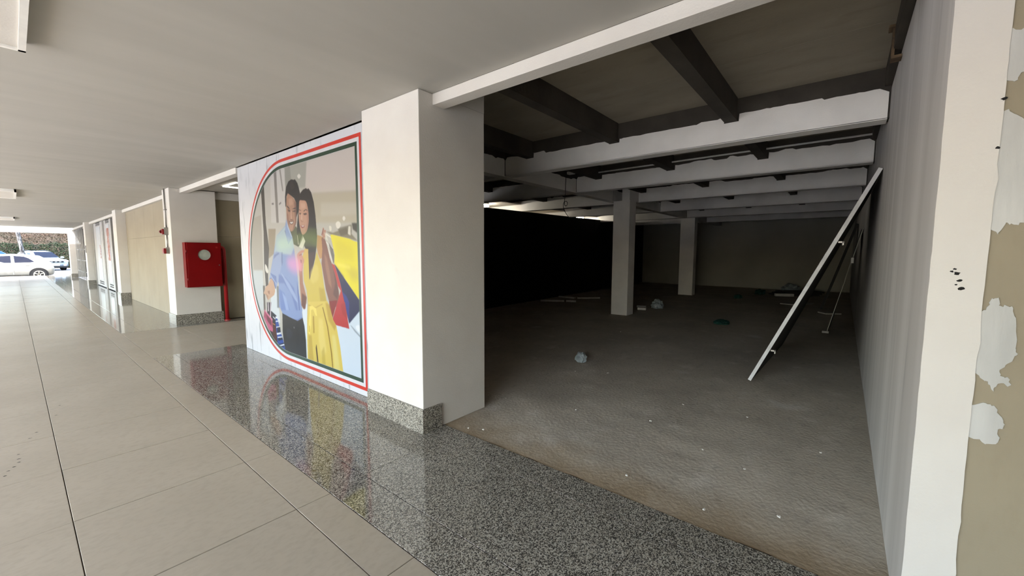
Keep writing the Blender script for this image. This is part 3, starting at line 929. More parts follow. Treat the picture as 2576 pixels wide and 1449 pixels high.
((226,214,222),0,1.0,0,[(6154,799),(6133,801),(6159,590),(6185,588)]),
((96,46,34),5,1.0,0,[(6086,487),(5987,471),(5978,259),(6075,294),(6115,386)]),
((196,146,66),0,1.0,0,[(6100,513),(6017,502),(6026,491),(6101,499)]),
((40,44,62),1,1.0,0,[(6123,677),(5960,631),(5971,610),(5932,519),(5999,511),(6124,594)]),
((52,90,166),1,1.0,0,[(5995,614),(5925,581),(5846,420),(5777,321),(5716,186),(5825,179),(5964,240),(5992,429),(6004,538)]),
((232,236,242),0,1.0,0,[(6004,613),(5929,621),(5922,608),(5990,587)]),
((232,236,242),0,1.0,0,[(5994,556),(5918,568),(5912,555),(5996,539)]),
((232,236,242),0,1.0,0,[(5987,475),(5870,495),(5863,486),(5980,458)]),
((232,236,242),0,1.0,0,[(5980,390),(5838,415),(5833,395),(5975,363)]),
((232,236,242),0,1.0,0,[(5961,337),(5812,364),(5809,349),(5954,324)]),
((232,236,242),0,1.0,0,[(5916,227),(5751,271),(5750,251),(5901,215)]),
((232,236,242),0,1.0,0,[(6088,611),(5999,586),(6017,574),(6081,598)]),
((26,34,62),2,1.0,0,[(5963,467),(5855,487),(5846,420),(5955,393)]),
((26,40,62),2,1.0,0,[(5946,322),(5806,350),(5785,324),(5934,286)]),
((22,30,56),2,1.0,0,[(5931,238),(5749,288),(5751,271),(5916,228),(5852,223),(5753,249),(5747,238),(5846,206)]),
((255,170,215),40,0.55,1,[(5540,1396),(5332,1442),(5197,1407),(5123,1324),(5212,1249),(5379,1256),(5519,1314)]),
((214,240,200),40,0.4,1,[(5788,1652),(5453,1666),(5346,1590),(5556,1529),(5801,1542)]),
((150,170,90),40,0.35,1,[(5246,1715),(4706,1701),(4717,1561),(4939,1621),(5314,1626)])]
# ================================================================== POSTER
def smooth(poly, n=5):
    out = []
    m = len(poly)
    for a in range(m):
        p0, p1, p2, p3 = (np.array(poly[(a + d) % m], float) for d in (-1, 0, 1, 2))
        for k in range(n):
            s = k / n
            out.append(0.5 * ((2 * p1) + (p2 - p0) * s + (2 * p0 - 5 * p1 + 4 * p2 - p3) * s * s + (3 * p1 - p0 - 3 * p2 + p3) * s ** 3))
    return out


GY0, GY1, GZ0, GZ1, CY, CZ = 3.80, 6.82, 0.15, 2.58, 0.006, 0.005
NY, NZ = int((GY1 - GY0) / CY) + 1, int((GZ1 - GZ0) / CZ) + 1


def to_lin(c):
    return np.array(lin(c)[:3])


img = np.zeros((NZ, NY, 3))
img[:] = to_lin((200, 196, 188))


def blur1(a, s, axis):
    r = max(1, int(3 * s))
    k = np.exp(-0.5 * (np.arange(-r, r + 1) / s) ** 2)
    k /= k.sum()
    pad = [(0, 0), (0, 0)]
    pad[axis] = (r, r)
    b = np.pad(a, pad, mode='edge')
    out = np.zeros_like(a)
    n = a.shape[axis]
    for i, wgt in enumerate(k):
        out += wgt * (b[i:i + n, :] if axis == 0 else b[:, i:i + n])
    return out


for col, bl, al, sm_, poly in POSTER:
    pts = [(a / 1000.0, b / 1000.0) for a, b in poly]
    if sm_:
        pts = smooth(pts)
    px = np.array([(p[0] - GY0) / CY for p in pts]) * 2
    pz = np.array([(p[1] - GZ0) / CZ for p in pts]) * 2
    mask = np.zeros((NZ * 2, NY * 2))
    r0, r1 = max(0, int(pz.min())), min(NZ * 2 - 1, int(pz.max()) + 1)
    xa, xb_ = px, np.roll(px, -1)
    za, zb = pz, np.roll(pz, -1)
    for r in range(r0, r1 + 1):
        c = r + 0.5
        hit = (za <= c) != (zb <= c)
        if not hit.any():
            continue
        xx = np.sort(xa[hit] + (c - za[hit]) * (xb_[hit] - xa[hit]) / (zb[hit] - za[hit]))
        for k in range(0, len(xx) - 1, 2):
            i0, i1 = int(max(0, round(xx[k]))), int(min(NY * 2, round(xx[k + 1])))
            if i1 > i0:
                mask[r, i0:i1] = 1
    m = mask.reshape(NZ, 2, NY, 2).mean((1, 3))
    s = max(bl * 0.17, 0.55)
    if s > 0.45:
        m = blur1(blur1(m, s * 1.0, 1), s * 1.2, 0)
    m = (m * al)[..., None]
    img = img * (1 - m) + to_lin(col) * m

CYc, CZc = 5.58, 1.365


def in_d(y, z, inset):
    r = 1.30 - inset
    if y < 3.72 + inset or abs(z - CZc) > r:
        return False
    return y <= CYc or (y - CYc) ** 2 + (z - CZc) ** 2 <= r * r


po = thing('poster_board', 'big white marble-look poster board showing a smiling couple with shopping bags', 'poster', (2.22, 5.3, 0))
box('board', 2.222, 2.262, 3.44, 7.172, 0.004, 2.753, M_MARBLE, po)
box('shadow_gap', 2.235, 2.30, 3.44, 7.16, 2.753, 2.759, M_BLK, po)
idx = -np.ones((NZ, NY), int)
vs, cols = [], []
for j in range(NZ):
    for i in range(NY):
        y, z = GY0 + i * CY, GZ0 + j * CZ
        if in_d(y, z, 0.085):
            idx[j, i] = len(vs)
            vs.append((2.2205, y, z))
            cols.append(img[j, i] ** 1.22 * 0.62)
fs = []
for j in range(NZ - 1):
    for i in range(NY - 1):
        q = (idx[j, i], idx[j + 1, i], idx[j + 1, i + 1], idx[j, i + 1])
        if min(q) >= 0:
            fs.append(tuple(int(v) for v in q))
m_print = bpy.data.materials.new('couple_print')
m_print.use_nodes = True
nb = m_print.node_tree.nodes['Principled BSDF']
nb.inputs['Roughness'].default_value = 0.42
nb.inputs['Specular IOR Level'].default_value = 0.25
at = m_print.node_tree.nodes.new('ShaderNodeVertexColor')
at.layer_name = 'ink'
m_print.node_tree.links.new(at.outputs[0], nb.inputs['Base Color'])
pr = pyd('print', vs, fs, m_print, po)
ca = pr.data.color_attributes.new('ink', 'FLOAT_COLOR', 'POINT')
ca.data.foreach_set('color', np.concatenate([np.array(cols), np.ones((len(cols), 1))], 1).astype(np.float32).ravel())
pr['label'] = 'printed picture of a man in a blue shirt and a woman in a yellow dress'


def d_curve(inset, n=64):
    r = 1.30 - inset
    yr = 3.72 + inset
    pts = [(yr, CZc + r)]
    pts += [(yr + (CYc - yr) * k / 6, CZc + r) for k in range(1, 6)]
    for k in range(n + 1):
        a = math.pi / 2 - math.pi * k / n
        pts.append((CYc + r * math.cos(a), CZc + r * math.sin(a)))
    pts += [(CYc - (CYc - yr) * k / 6, CZc - r) for k in range(1, 6)]
    pts.append((yr, CZc - r))
    return pts


def band(name, i0, i1, x, m):
    a, b = d_curve(i0), d_curve(i1)
    n = len(a)
    vs = [(x, p[0], p[1]) for p in a] + [(x, p[0], p[1]) for p in b]
    fs = [(k, n + k, n + (k + 1) % n, (k + 1) % n) for k in range(n)]
    return pyd(name, vs, fs, m, po)


band('white_margin', -0.004, 0.118, 2.2195, mat('white_ink', (192, 192, 194), 0.3))
band('red_band', 0.0, 0.037, 2.2188, M_BANDR)
band('green_band', 0.076, 0.116, 2.2185, M_BANDG)

# ================================================================== FIRE CABINET, PIPES
fc = thing('fire_cabinet', 'red metal fire hose cabinet with a round window on the white column', 'fire cabinet', (2.497, 10.35, 0.765))
X0, X1, Z0, Z1 = 2.19, 2.80, 0.765, 1.68
box('body', X0, X1, 10.262, 10.45, Z0, Z1, M_RED, fc, bevel=.004)
c_, r_, n = (2.498, 1.427), 0.112, 32
vs, fs = [], []
for yy in (10.240, 10.262):
    k0 = len(vs)
    for k in range(n):
        a = 2 * math.pi * k / n
        vs.append((c_[0] + r_ * math.cos(a), yy, c_[1] + r_ * math.sin(a)))
    for k in range(n):
        a = 2 * math.pi * k / n
        dx, dz = math.cos(a), math.sin(a)
        s = min((X1 - .012 - c_[0]) / dx if dx > 1e-6 else (X0 + .03 - c_[0]) / dx if dx < -1e-6 else 9, (Z1 - .012 - c_[1]) / dz if dz > 1e-6 else (Z0 + .012 - c_[1]) / dz if dz < -1e-6 else 9)
        vs.append((c_[0] + dx * s, yy, c_[1] + dz * s))
# true corners on the outer ring
cor = [(X1 - .012, Z1 - .012), (X0 + .03, Z1 - .012), (X0 + .03, Z0 + .012), (X1 - .012, Z0 + .012)]
for cx_, cz_ in cor:
    a = math.atan2(cz_ - c_[1], cx_ - c_[0]) % (2 * math.pi)
    k = int(round(a / (2 * math.pi) * n)) % n
    for base in (n, 3 * n):
        vs[base + k] = (cx_, vs[base + k][1], cz_)
for k in range(n):
    j = (k + 1) % n
    fs += [(k, j, n + j, n + k), (2 * n + k, 3 * n + k, 3 * n + j, 2 * n + j), (k, 2 * n + k, 2 * n + j, j), (n + k, n + j, 3 * n + j, 3 * n + k)]
door = pyd('door', vs, fs, M_RED, fc)
disc('window_ring', (2.498, 10.237, 1.427), 'y', .122, .010, M_RED, door, 32, r_in=.108)
disc('window_pane', (2.498, 10.25, 1.427), 'y', .111, .006, mat('pane_grey', (176, 182, 170), 0.12, (150, 156, 146), 9), door, 32)
disc('latch', (2.748, 10.233, 1.212), 'y', .011, .016, M_STEEL, door, 12)
for hz in (1.50, 0.93):
    tube('hinge', [(2.205, 10.245, hz - .03), (2.205, 10.245, hz + .03)], .009, M_RED, fc, n=8)
box('notice_label', 2.70, 2.735, 10.2385, 10.2398, 1.565, 1.60, mat('faint_label', (150, 34, 34), .5), door)

sp_ = thing('standpipe', 'red standpipe bending from the fire cabinet down to the floor', 'pipe', (2.885, 10.41, 0))
tube('riser', [(2.885, 10.40, 0.0), (2.885, 10.40, 1.50), (2.882, 10.40, 1.545), (2.868, 10.40, 1.572), (2.842, 10.40, 1.585), (2.80, 10.40, 1.588)], .037, M_RED2, sp_, n=14)
disc('floor_collar', (2.885, 10.40, .012), 'z', .055, .02, M_RED2, sp_, 16)
tube('drop_pipe', [(2.845, 10.39, 1.55), (2.845, 10.39, .80)], .014, M_RED, sp_, n=8)

al = thing('alarm_conduit', 'grey conduit running down the white column to the fire alarm', 'pipe', (2.0, 10.74, 1.5))
tube('tube', [(2.012, 10.74, H), (2.012, 10.74, 1.98)], .012, M_STEEL, al, n=8)
tube('tube', [(2.012, 10.74, 1.84), (2.012, 10.74, 1.58)], .012, M_STEEL, al, n=8)
box('clamp', 1.995, 2.03, 10.69, 10.79, 2.33, 2.35, M_STEEL, al)
ab = thing('alarm_sounder', 'small red alarm horn on the upper box of the grey conduit', 'alarm', (1.99, 10.74, 1.84))
box('back_box', 1.965, 2.03, 10.69, 10.79, 1.83, 1.98, M_STEEL, ab, bevel=.005)
box('body', 1.93, 1.965, 10.69, 10.80, 1.84, 1.95, M_RED, ab, bevel=.01)
tube('horn', [(1.93, 10.76, 1.895), (1.915, 10.78, 1.895), (1.905, 10.79, 1.895)], [.035, .022, .012], M_RED, ab, n=12)
cp = thing('call_point', 'small red fire call point on the lower box of the grey conduit', 'alarm', (1.99, 10.74, 1.46))
box('back_box', 1.975, 2.03, 10.69, 10.78, 1.45, 1.58, M_STEEL, cp, bevel=.005)
box('body', 1.935, 1.975, 10.67, 10.79, 1.45, 1.56, M_RED, cp, bevel=.006)
box('glass', 1.932, 1.936, 10.70, 10.76, 1.475, 1.535, M_RED2, cp)

# ================================================================== BOARDING AND GATES
bd = thing('tan_boarding', 'tall tan boarding closing the shop front left of the fire cabinet', 'boarding', (2.3, 14.1, 0))
for a, b in ((11.02, 12.18), (12.184, 13.36), (13.364, 14.56), (14.564, 15.76), (15.764, 16.96), (16.964, 17.28)):
    for z0, z1 in ((0.004, 1.86), (1.863, 2.70)):
        box('board_panel', 2.272, 2.29, a, b, z0, z1, M_TAN, bd)

M_LEAFP = mat('leaf_paint', (180, 178, 174), .5)
gt = thing('panelled_gate', 'grey framed double gate with white panes and rust red stickers', 'gate', (2.3, 21.8, 0))
for y in (18.35, 19.95, 20.50, 22.55, 22.72, 25.68):
    box('post', 2.285, 2.345, y - .05, y + .05, 0.0, 2.70, M_ALU, gt)
for a, b in ((18.4, 19.9), (20.55, 22.5), (22.77, 25.63)):
    lf = box('leaf', 2.312, 2.33, a, b, 0.03, 2.68, M_LEAFP, gt)
    w_ = b - a
    p0, p1 = a + w_ * .30, a + w_ * .72
    box('pane', 2.304, 2.312, p0, p1, 0.30, 2.50, M_RUSTST, lf)
    for k in range(3):
        box('vent_slot', 2.303, 2.312, p0, p1, 2.56 + .045 * k, 2.58 + .045 * k, M_INK, lf)
    for z in (.12, .2):
        box('bottom_slot', 2.303, 2.312, p0, p1, z, z + .03, M_INK, lf)
    for z in (.5, 1.0, 1.5, 2.0):
        box('rivet', 2.298, 2.312, a + .06, a + .12, z, z + .03, M_BLK, lf)
for ya, yb, z0, z1, sd in ((21.18, 21.84, 1.14, 2.36, 5), (23.7, 24.0, 1.2, 1.75, 9)):
    r = random.Random(sd)
    poly = [(ya + r.uniform(0, .12), z0 + (z1 - z0) * k / 14) for k in range(15)] + [(yb - r.uniform(0, .15), z1 - (z1 - z0) * k / 14) for k in range(15)]
    plate('sticker', poly, 2.304, .002, M_STICK, gt)

bg_ = thing('barred_gate', 'grey gate of upright bars near the car park end', 'gate', (2.3, 31.8, 0))
for k in range(12):
    y = 26.8 + k * .64
    box('bar', 2.288, 2.312, y - .03, y + .03, 0.02, 2.70, M_ALU, bg_)
for z in (0.40, 1.0, 1.58, 2.66):
    box('rail', 2.312, 2.33, 26.5, 34.1, z - .02, z + .02, M_ALU, bg_)
tag(box('wall_recess', 2.62, 2.66, 17.91, 25.84, 0, 2.76, M_INK), kind='structure')  # interior shade behind both gates put into a near-black wall colour
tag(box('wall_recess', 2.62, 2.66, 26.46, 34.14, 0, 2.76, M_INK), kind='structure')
o = box('access_reader', 2.045, 2.06, 25.93, 26.05, 1.42, 1.74, M_BLK, bevel=.003)
tag(o, 'small black reader on the white column before the barred gate', 'reader')

# ================================================================== LIGHT FITTINGS
LB = (('big unlit white ceiling light at the near end of the corridor', 2.10, 3.935), ('unlit white ceiling light in the middle of the corridor ceiling', 13.3, 15.05), ('unlit white ceiling light farthest down the corridor near the car park', 24.2, 25.8))
for lab, y0, y1 in LB:
    t = thing('ceiling_light', lab, 'ceiling light', (-0.5, (y0 + y1) / 2, H), group='unlit corridor ceiling lights')
    fr = []
    x0, x1 = -1.12, 0.13
    fr += [(x0, x0 + .03, y0, y1, 2.70, H), (x1 - .03, x1, y0, y1, 2.70, H), (x0, x1, y0, y0 + .03, 2.70, H), (x0, x1, y1 - .03, y1, 2.70, H)]
    boxes('frame', fr, M_WHITE, t)
    box('diffuser', x0 + .03, x1 - .03, y0 + .03, y1 - .03, 2.712, 2.73, M_PLASTER, t)

sq = thing('square_lamp', 'lit square outline lamp on the passage ceiling', 'lamp', (3.0, 9.1, H))
x0, x1, y0, y1, z0, z1 = 2.67, 3.37, 8.75, 9.46, 2.752, 2.772
for b in ((x0, x1, y0, y0 + .02), (x0, x1, y1 - .02, y1), (x0, x0 + .02, y0 + .02, y1 - .02), (x1 - .02, x1, y0 + .02, y1 - .02)):
    box('lit_edge', *b, z0, z1, M_LED, sq)
for x, y, lab in ((8.85, 8.3, 'lit round lamp showing above the black partition beside the wide white column'), (10.9, 9.2, 'lit round lamp added out of view to brighten the passage bay next past the wide column'),
                  (14.3, 8.2, 'lit round lamp showing above the black partition just right of the hanging cable'), (16.3, 9.2, 'lit round lamp added out of view to brighten the passage bay behind the inner column')):
    t = thing('round_lamp', lab, 'lamp', (x, y, 2.93), group='round lamps over the passage')  # the two deeper lamps are unseen, added to light their bays
    disc('shade', (x, y, 2.912), 'z', .17,   .034, M_WHITE, t)
    disc('diffuser', (x, y, 2.868), 'z', .155, .055, M_LAMP, t)

# ================================================================== BOARDS LEANING, LITTER
def leaner(name, lab, foot0, top0, foot1, top1, th, group=None, m_edge=None, wd=.03):
    """board spanned by its near edge foot0-top0 and its far edge foot1-top1"""
    t = thing(name, lab, 'board', foot0, group=group)
    a, b, c, d = (Vector(v) for v in (foot0, top0, top1, foot1))
    nrm = (b - a).cross(d - a).normalized()
    if nrm.y < 0:
        nrm = -nrm
    e = nrm * th
    vs = [tuple(v) for v in (a, b, c, d)] + [tuple(v + e) for v in (a, b, c, d)]
    pyd('panel', vs, [(0, 1, 2, 3), (7, 6, 5, 4), (3, 2, 6, 7)], M_UNDER, t)
    ed = [tuple(v - Vector((.006, 0, 0))) for v in (a, b)] + [tuple(v + e - Vector((.006, 0, 0))) for v in (b, a)]
    ed2 = [tuple(Vector(v) + Vector((wd, 0, 0))) for v in ed]
    pyd('edge_strip', ed + ed2, [(0, 1, 2, 3), (7, 6, 5, 4), (0, 4, 5, 1), (1, 5, 6, 2), (2, 6, 7, 3), (3, 7, 4, 0)], m_edge or M_EDGE, t)
    return t, a, b, nrm


t, a, b, nr_ = leaner('leaning_board', 'tall white edged board leaning on the grey right wall', (5.40, .765, 0.002), (5.40, -.245, 2.325), (7.9, .70, 0.002), (7.9, -.245, 2.36), .035)
for f in (.175, .70):
    p = a + (b - a) * f - nr_ * .018
    boxes('clip', [(p.x - .02, p.x + .03, p.y - .03, p.y + .012, p.z - .012, p.z + .004), (p.x - .02, p.x + .03, p.y - .034, p.y - .022, p.z - .035, p.z + .004)], M_STEEL, t)
t, a, b, nr_ = leaner('leaning_board', 'second board leaning on the wall farther back, behind the white edged one', (9.63, .165, 0.012), (9.63, -.247, 1.96), (10.6, .13, 0.012), (10.9, -.247, 1.96), .012, None, M_BACK, .012)
o = pyd('foot_bracket', boxv(9.59, 9.65, .14, .24, 0.005, .04), BOXF, M_FOAM, t)
p = a + (b - a) * .70
box('label_tag', p.x - .012, p.x - .004, p.y - .02, p.y + .02, p.z - .05, p.z + .05, M_WHITE, t)

leaner('leaning_board', 'dark board leaning on the wall farthest back, beyond the other two', (13.6, .36, 0.012), (13.6, -.247, 2.25), (15.0, .36, 0.012), (15.0, -.247, 2.25), .06, None, M_UNDER)

CFZ = 0.004
LIT = [
    ('plastic_bundle', 'crumpled pale plastic bundle on the near screed floor', 'litter', 'lump', (4.86, 2.73), (.085, .075, .085), M_BAG, 3),
    ('cloth_heap', 'crumpled dark green cloth in the middle of the screed floor', 'cloth', 'lump', (9.43, 1.93), (.19, .15, .055), M_GREEN, 5),
    ('cloth_heap', 'small green bundle on the floor toward the back wall', 'cloth', 'lump', (15.2, 2.66), (.13, .12, .08), M_GREEN, 8),
    ('plastic_bag', 'clear crumpled plastic bag to the right of the inner column', 'litter', 'lump', (11.0, 3.85), (.18, .15, .15), M_BAG, 12),
    ('cloth_heap', 'dark green heap at the left end of the stacked boards', 'cloth', 'lump', (17.2, 2.3), (.2, .16, .12), M_GREEN, 15),
    ('wrapping_heap', 'grey crumpled wrapping behind the stacked boards at the back', 'litter', 'lump', (18.6, 1.5), (.35, .3, .22), M_BAG, 17),
]
for nm, lab, cat, kd, (x, y), sz, m, sd in LIT:
    o = lump(nm, sz, m, None, sd, loc=(x, y, CFZ))
    tag(o, lab, cat)


def batten(name, lab, p0, p1, wd, ht, m, cat='board', group=None, z=CFZ):
    a, b = Vector((p0[0], p0[1], 0)), Vector((p1[0], p1[1], 0))
    u = (b - a)
    ln = u.length
    o = pyd(name, boxv(0, ln, -wd / 2, wd / 2, 0, ht), BOXF, m, None, local=True)
    o.location = (a.x, a.y, z)
    o.rotation_euler = (0, 0, math.atan2(u.y, u.x))
    return tag(o, lab, cat, group)


batten('white_batten', 'longer white strip lying on the floor before the black partition', (10.16, 7.15), (10.57, 6.56), .1, .05, M_FOAM)
batten('white_batten', 'short white strip lying end to end with the longer strip', (10.60, 6.50), (10.74, 6.24), .1, .05, M_FOAM)
batten('white_batten', 'white strip lying behind the end to end strips, near the black partition', (11.55, 7.35), (11.5, 6.72), .1, .05, M_FOAM)
batten('grey_batten', 'grey strip crossing the end of the rear white strip', (11.55, 6.65), (12.1, 6.15), .1, .045, M_BACK)
batten('foam_block', 'white foam block on the floor right of the inner column', (10.40, 4.16), (10.45, 3.96), .14, .06, M_FOAM, 'litter')
batten('foam_block', 'flat grey foam scrap tucked behind the inner column foot', (10.85, 4.36), (10.9, 4.14), .16, .05, M_BACK, 'litter')
batten('white_batten', 'white batten in front of the stacked boards at the back', (16.85, 1.80), (17.13, 1.29), .1, .09, M_FOAM)
for k, (dx, lab) in enumerate(((0.12, 'lowest dark board stacked near the back wall'), (0.17, 'middle dark board stacked near the back wall'), (.24, 'topmost dark board stacked near the back wall'))):
    batten('stacked_board', lab, (17.1 + dx, 1.9 - .1 * k), (17.9 + dx, .75 - .06 * k), .6, .05, M_UNDER, 'board', 'boards stacked by the back wall', CFZ + .052 * k)
batten('grey_sheet', 'grey flat sheet on the floor behind the leaning boards', (14.2, 1.15), (15.0, .85), .5, .03, M_BACK, 'sheet')
batten('grey_sheet', 'small grey flat sheet nearer the wall behind the leaning boards', (12.7, .35), (12.9, .05), .3, .03, M_BACK, 'sheet')
CH = [(2.36, 2.40), (2.42, 2.28), (4.40, 2.55), (5.33, 3.40), (3.23, .75), (3.12, .45), (2.66, .2), (3.3, 1.9), (4.1, 1.15), (4.15, .6), (3.75, .05), (3.5, 1.25), (4.6, 2.2), (2.52, 1.05), (2.46, .55), (7.2, 3.2), (6.6, 1.6)]
cm = None
for k, (x, y) in enumerate(CH):
    r = random.Random(k + 40)
    n = 7
    poly = [(.014 * r.uniform(.5, 1.2) * math.cos(6.283 * q / n), .008 * r.uniform(.5, 1.3) * math.sin(6.283 * q / n)) for q in range(n)]
    vs = [(a, b, .002) for a, b in poly] + [(a * .8, b * .8, .006 + r.uniform(0, .003)) for a, b in poly]
    fs = [tuple(range(n, 2 * n))] + [(q, (q + 1) % n, n + (q + 1) % n, n + q) for q in range(n)] + [tuple(range(n))[::-1]]
    o = pyd('paint_chip', vs, fs, M_FOAM, None, local=True)
    o.location = (x, y, CFZ - .002)
    o.rotation_euler = (0, 0, r.uniform(0, 6))
    tag(o, 'tiny white paint chip lying on the dusty screed floor', 'litter', 'paint chips on the screed floor')

# ================================================================== CAR PARK
def car(name, lab, paint, st, loc, rz, wheels, side_win, front=False, sides=(1, -1)):
    """st: stations (l, z_low, z_belt, z_top, half width, half roof width), l from the tail; the car looks along -x of its own frame"""
    t = thing(name, lab, 'car', loc, rz)
    ring = []
    for l, zl, zb_, zt, hw, hr in st:
        half = [(hw * .86, zl), (hw, zl + .12), (hw, zb_), (hr, zt - .05), (hr * .8, zt)]
        ring.append([(-l, -y, z) for y, z in half] + [(-l, y, z) for y, z in half[::-1]])
    n = len(ring[0])
    vs = [p for r in ring for p in r]
    fs = []
    for i in range(len(ring) - 1):
        for k in range(n):
            fs.append((i * n + k, i * n + (k + 1) % n, (i + 1) * n + (k + 1) % n, (i + 1) * n + k))
    fs.append(tuple(range(n))[::-1])
    fs.append(tuple((len(ring) - 1) * n + k for k in range(n)))
    bd_ = pyd('body', vs, fs, paint, t, smooth=True, local=True)
    bm = bmesh.new()
    bm.from_mesh(bd_.data)
    bmesh.ops.recalc_face_normals(bm, faces=bm.faces)
    bm.to_mesh(bd_.data)
    bm.free()
    L_ = [s[0] for s in st]

    def at_(l, q):
        return float(np.interp(l, L_, [s[q] for s in st]))

    def side(l, z, s, o_=.012):
        zb_, zt, hw, hr = at_(l, 2), at_(l, 3) - .05, at_(l, 4), at_(l, 5)
        f = min(max((z - zb_) / max(zt - zb_, .01), 0), 1)
        return (-l, s * (hw + (hr - hw) * f + o_), z)

    for s in sides:
        for poly in side_win:
            n_ = len(poly)
            c = (sum(p[0] for p in poly) / n_, sum(p[1] for p in poly) / n_)
            v = [side(c[0], c[1], s)] + [side(p[0], p[1], s) for p in poly]
            f = [(0, 1 + k, 1 + (k + 1) % n_) for k in range(n_)]
            if s > 0:
                f = [q[::-1] for q in f]
            pyd('side_window', v, f, M_GLASS, t, local=True)
        for l in wheels:
            hw = at_(l, 4)
            disc('wheel_arch', (-l, s * (hw + .004), .33), 'y', .40, .02, M_BLK, t, 28, local=True)
            ty = disc('tyre', (-l, s * (hw - .07), .32), 'y', .325, .2, M_TYRE, t, 28, local=True)
            rm = disc('rim', (-l, s * (hw + .035), .32), 'y', .235, .03, M_RIM, ty, 28, local=True, r_in=.19)
            for k in range(5):
                a = 2 * math.pi * k / 5 + .3
                e = Vector((math.cos(a), 0, math.sin(a)))
                pp = Vector((-l, s * (hw + .04), .32))
                tube('spoke', [pp + e * .03, pp + e * .21], [.03, .022], M_RIM, ty, n=6, local=True)
    return t, at_, side


ST1 = [(0, .42, .70, .78, .78, .66), (.06, .30, .90, .98, .86, .72), (.16, .26, 1.00, 1.09, .90, .72), (.35, .24, 1.02, 1.30, .92, .66), (.57, .22, 1.02, 1.47, .93, .64), (1.0, .22, 1.02, 1.54, .93, .66),
       (1.7, .22, 1.01, 1.585, .93, .67), (2.3, .22, 1.0, 1.56, .93, .66), (2.9, .22, .99, 1.33, .93, .64), (3.35, .22, .98, 1.08, .92, .74), (4.2, .24, .88, .95, .88, .72), (4.55, .3, .72, .8, .8, .66), (4.68, .42, .6, .66, .7, .6)]
W1 = [[(.80, 1.10), (1.02, 1.32), (1.2, 1.42), (1.60, 1.47), (1.58, 1.06), (1.0, 1.07)], [(1.72, 1.47), (2.3, 1.45), (2.7, 1.32), (3.05, 1.08), (1.72, 1.05)]]
t, at_, sd_ = car('white_car', 'white hatchback parked side-on across the end of the corridor', M_CARW, ST1, (1.61, 39.55, ZG), 0, (.66, 3.55), W1)
box('door_line', -1.66, -1.645, -.944, -.936, .35, 1.02, M_FOAM, t, local=True)
box('door_handle', -1.18, -1.02, -.955, -.93, .90, .925, M_FOAM, t, local=True)
box('sill', -3.1, -1.1, -.955, -.90, .20, .27, M_BLK, t, local=True)

ST2 = [(0, .35, .95, 1.1, .84, .7), (.15, .25, 1.02, 1.62, .90, .66), (.6, .24, 1.06, 1.74, .93, .68), (1.5, .24, 1.06, 1.78, .94, .69), (2.35, .24, 1.06, 1.70, .94, .67), (3.15, .24, 1.05, 1.16, .93, .78), (3.9, .26, .98, 1.06, .92, .76), (4.2, .30, .80, .92, .88, .74), (4.32, .36, .66, .74, .80, .68)]
W2 = [[(.4, 1.12), (.45, 1.55), (1.25, 1.62), (1.25, 1.12)], [(1.35, 1.12), (1.35, 1.62), (2.2, 1.58), (2.8, 1.14)]]
t, at_, sd_ = car('silver_suv', 'pale blue white SUV facing the corridor beyond the hatchback', mat('pale_suv_paint', (128, 134, 138), .25, spec=.6), ST2, (.85, 59.0, ZG), math.radians(111), (.8, 3.4), W2)
ws = [(-2.44, -.60, 1.66), (-2.44, .60, 1.66), (-3.12, .74, 1.19), (-3.12, -.74, 1.19)]
pyd('windscreen', [(x - .03, y, z + .012) for x, y, z in ws], [(0, 1, 2, 3)], M_GLASS, t, local=True)
box('grille', -4.33, -4.22, -.52, .52, .72, .86, M_BLK, t, local=True)
for k in (-.28, 0, .28):
    box('grille_badge', -4.345, -4.33, k - .07, k + .07, .75, .83, M_STEEL, t, local=True)
for s in (-1, 1):
    box('headlight', -4.24, -4.0, s * .74 - .16, s * .74 + .16, .78, .92, M_LENS, t, local=True, bevel=.03)
    disc('fog_light', (-4.31, s * .60, .50), 'x', .11, .04, M_LENS, t, 20, local=True)
    o = lump('mirror', (.09, .14, .10), mat('mirror_cap', (214, 224, 230), .3), t, 3, .05, 2, None, 1.0, False)
    o.location = (-2.95, s * 1.06, 1.12)
    tube('roof_rail', [(-.5, s * .6, 1.80), (-1.4, s * .6, 1.83), (-2.2, s * .6, 1.78)], .02, M_BLK, t, n=6, local=True)
box('bumper', -4.36, -4.1, -.78, .78, .26, .42, M_BLK, t, local=True, bevel=.02)
box('number_plate', -4.375, -4.36, -.22, .22, .44, .54, M_FOAM, t, local=True)

t, at_, sd_ = car('blue_car', 'blue car whose roof shows above the white hatchback', M_CARB, [(a, b, c + .1, d + .27, e, f) for a, b, c, d, e, f in ST1], (-.02, 52.3, ZG), 0, (.66, 3.55), W1)

kb = box('kerb', -8, 9, 48.5, 48.8, ZG, ZG + .16, M_FOAM)
tag(kb, 'low white kerb in the car park behind the hatchback', 'kerb', kind='thing')

# tree, bank and hedge
tr = thing('street_tree', 'pale mottled leaning tree trunk before the hedge bank', 'tree', (.62, 54.0, ZG))
pts = [(.62, 54, ZG), (.60, 54, .6), (.52, 54, 1.4), (.44, 54, 2.3), (.36, 54, 3.2), (.25, 54, 4.6), (.1, 54, 6.2)]
tube('trunk', pts, [.19, .15, .125, .13, .12, .11, .08], M_BARK, tr, n=12)
rl = random.Random(5)


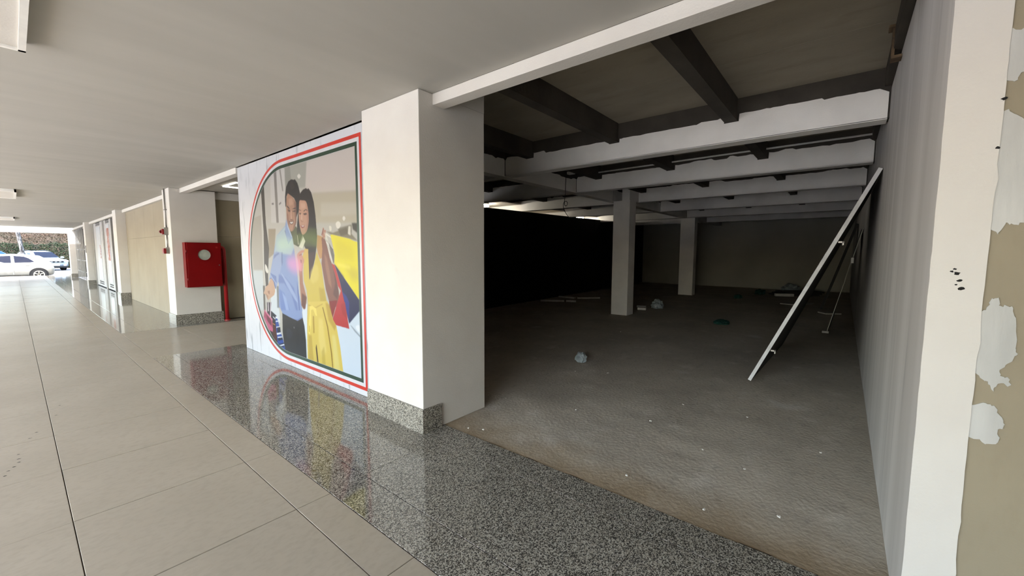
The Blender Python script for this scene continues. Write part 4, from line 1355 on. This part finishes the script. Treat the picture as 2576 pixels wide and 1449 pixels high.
def leaves(name, pts_fn, n, size, m, parent=None):
    vs, fs = [], []
    for _ in range(n):
        p = pts_fn()
        a, b = Vector((rl.gauss(0, 1), rl.gauss(0, 1), rl.gauss(0, 1))).normalized(), Vector((rl.gauss(0, 1), rl.gauss(0, 1), rl.gauss(0, 1))).normalized()
        s = size * rl.uniform(.6, 1.3)
        k = len(vs)
        for q in (p - a * s, p + b * s * .4, p + a * s, p - b * s * .4):
            vs.append(tuple(q))
        fs.append((k, k + 1, k + 2, k + 3))
    return pyd(name, vs, fs, m, parent)


def crown():
    d = Vector((rl.gauss(0, 1), rl.gauss(0, 1), rl.gauss(0, .7)))
    return Vector((.1, 54, 7.0)) + d * 1.1


leaves('crown', crown, 2500, .16, M_LEAF, tr)['kind'] = 'stuff'

vs, fs = [], []
nx, ny = 90, 24
for i in range(nx + 1):
    for j in range(ny + 1):
        x, s = -30 + 60 * i / nx, j / ny
        y = 63.5 + 13 * s
        z = ZG + 4.9 * s ** .8 + .35 * mnoise.noise(Vector((x * .6, y * .6, 2))) * (s > 0)
        vs.append((x, y, z))
for i in range(nx):
    for j in range(ny):
        a = i * (ny + 1) + j
        fs.append((a, a + ny + 1, a + ny + 2, a + 1))
tag(pyd('hill', vs, fs, M_BANK, smooth=True), kind='structure')


def hedge_pt():
    x = rl.uniform(-9, 9)
    zt = 2.25 + .35 * mnoise.noise(Vector((x * .9, 3, 1))) + .15 * mnoise.noise(Vector((x * 3, 3, 1)))
    z = ZG + (zt - ZG) * rl.random() ** .8
    y = 63.4 - .5 * math.sqrt(max(0, 1 - (z / 2.6) ** 2)) * (1 + .5 * mnoise.noise(Vector((x * 1.5, z * 1.5, 7)))) + rl.uniform(0, .6)
    return Vector((x, y, z))


tag(leaves('hedge_foliage', hedge_pt, 40000, .07, M_LEAF), 'dark green hedge along the foot of the bank beyond the cars', 'hedge', kind='stuff')
tag(leaves('bank_grass', lambda: Vector((lambda x, s: (x, 64.5 + 12 * s, ZG + 4.95 * ((1 + 12 * s) / 13) ** .8 + rl.uniform(-.05, .25)))(rl.uniform(-10, 10), rl.random())), 30000, .09, mat('dry_bank_leaf', (66, 48, 32), .8, (40, 40, 20), .8)), 'brownish green growth on the bank above the hedge', 'undergrowth', kind='stuff')
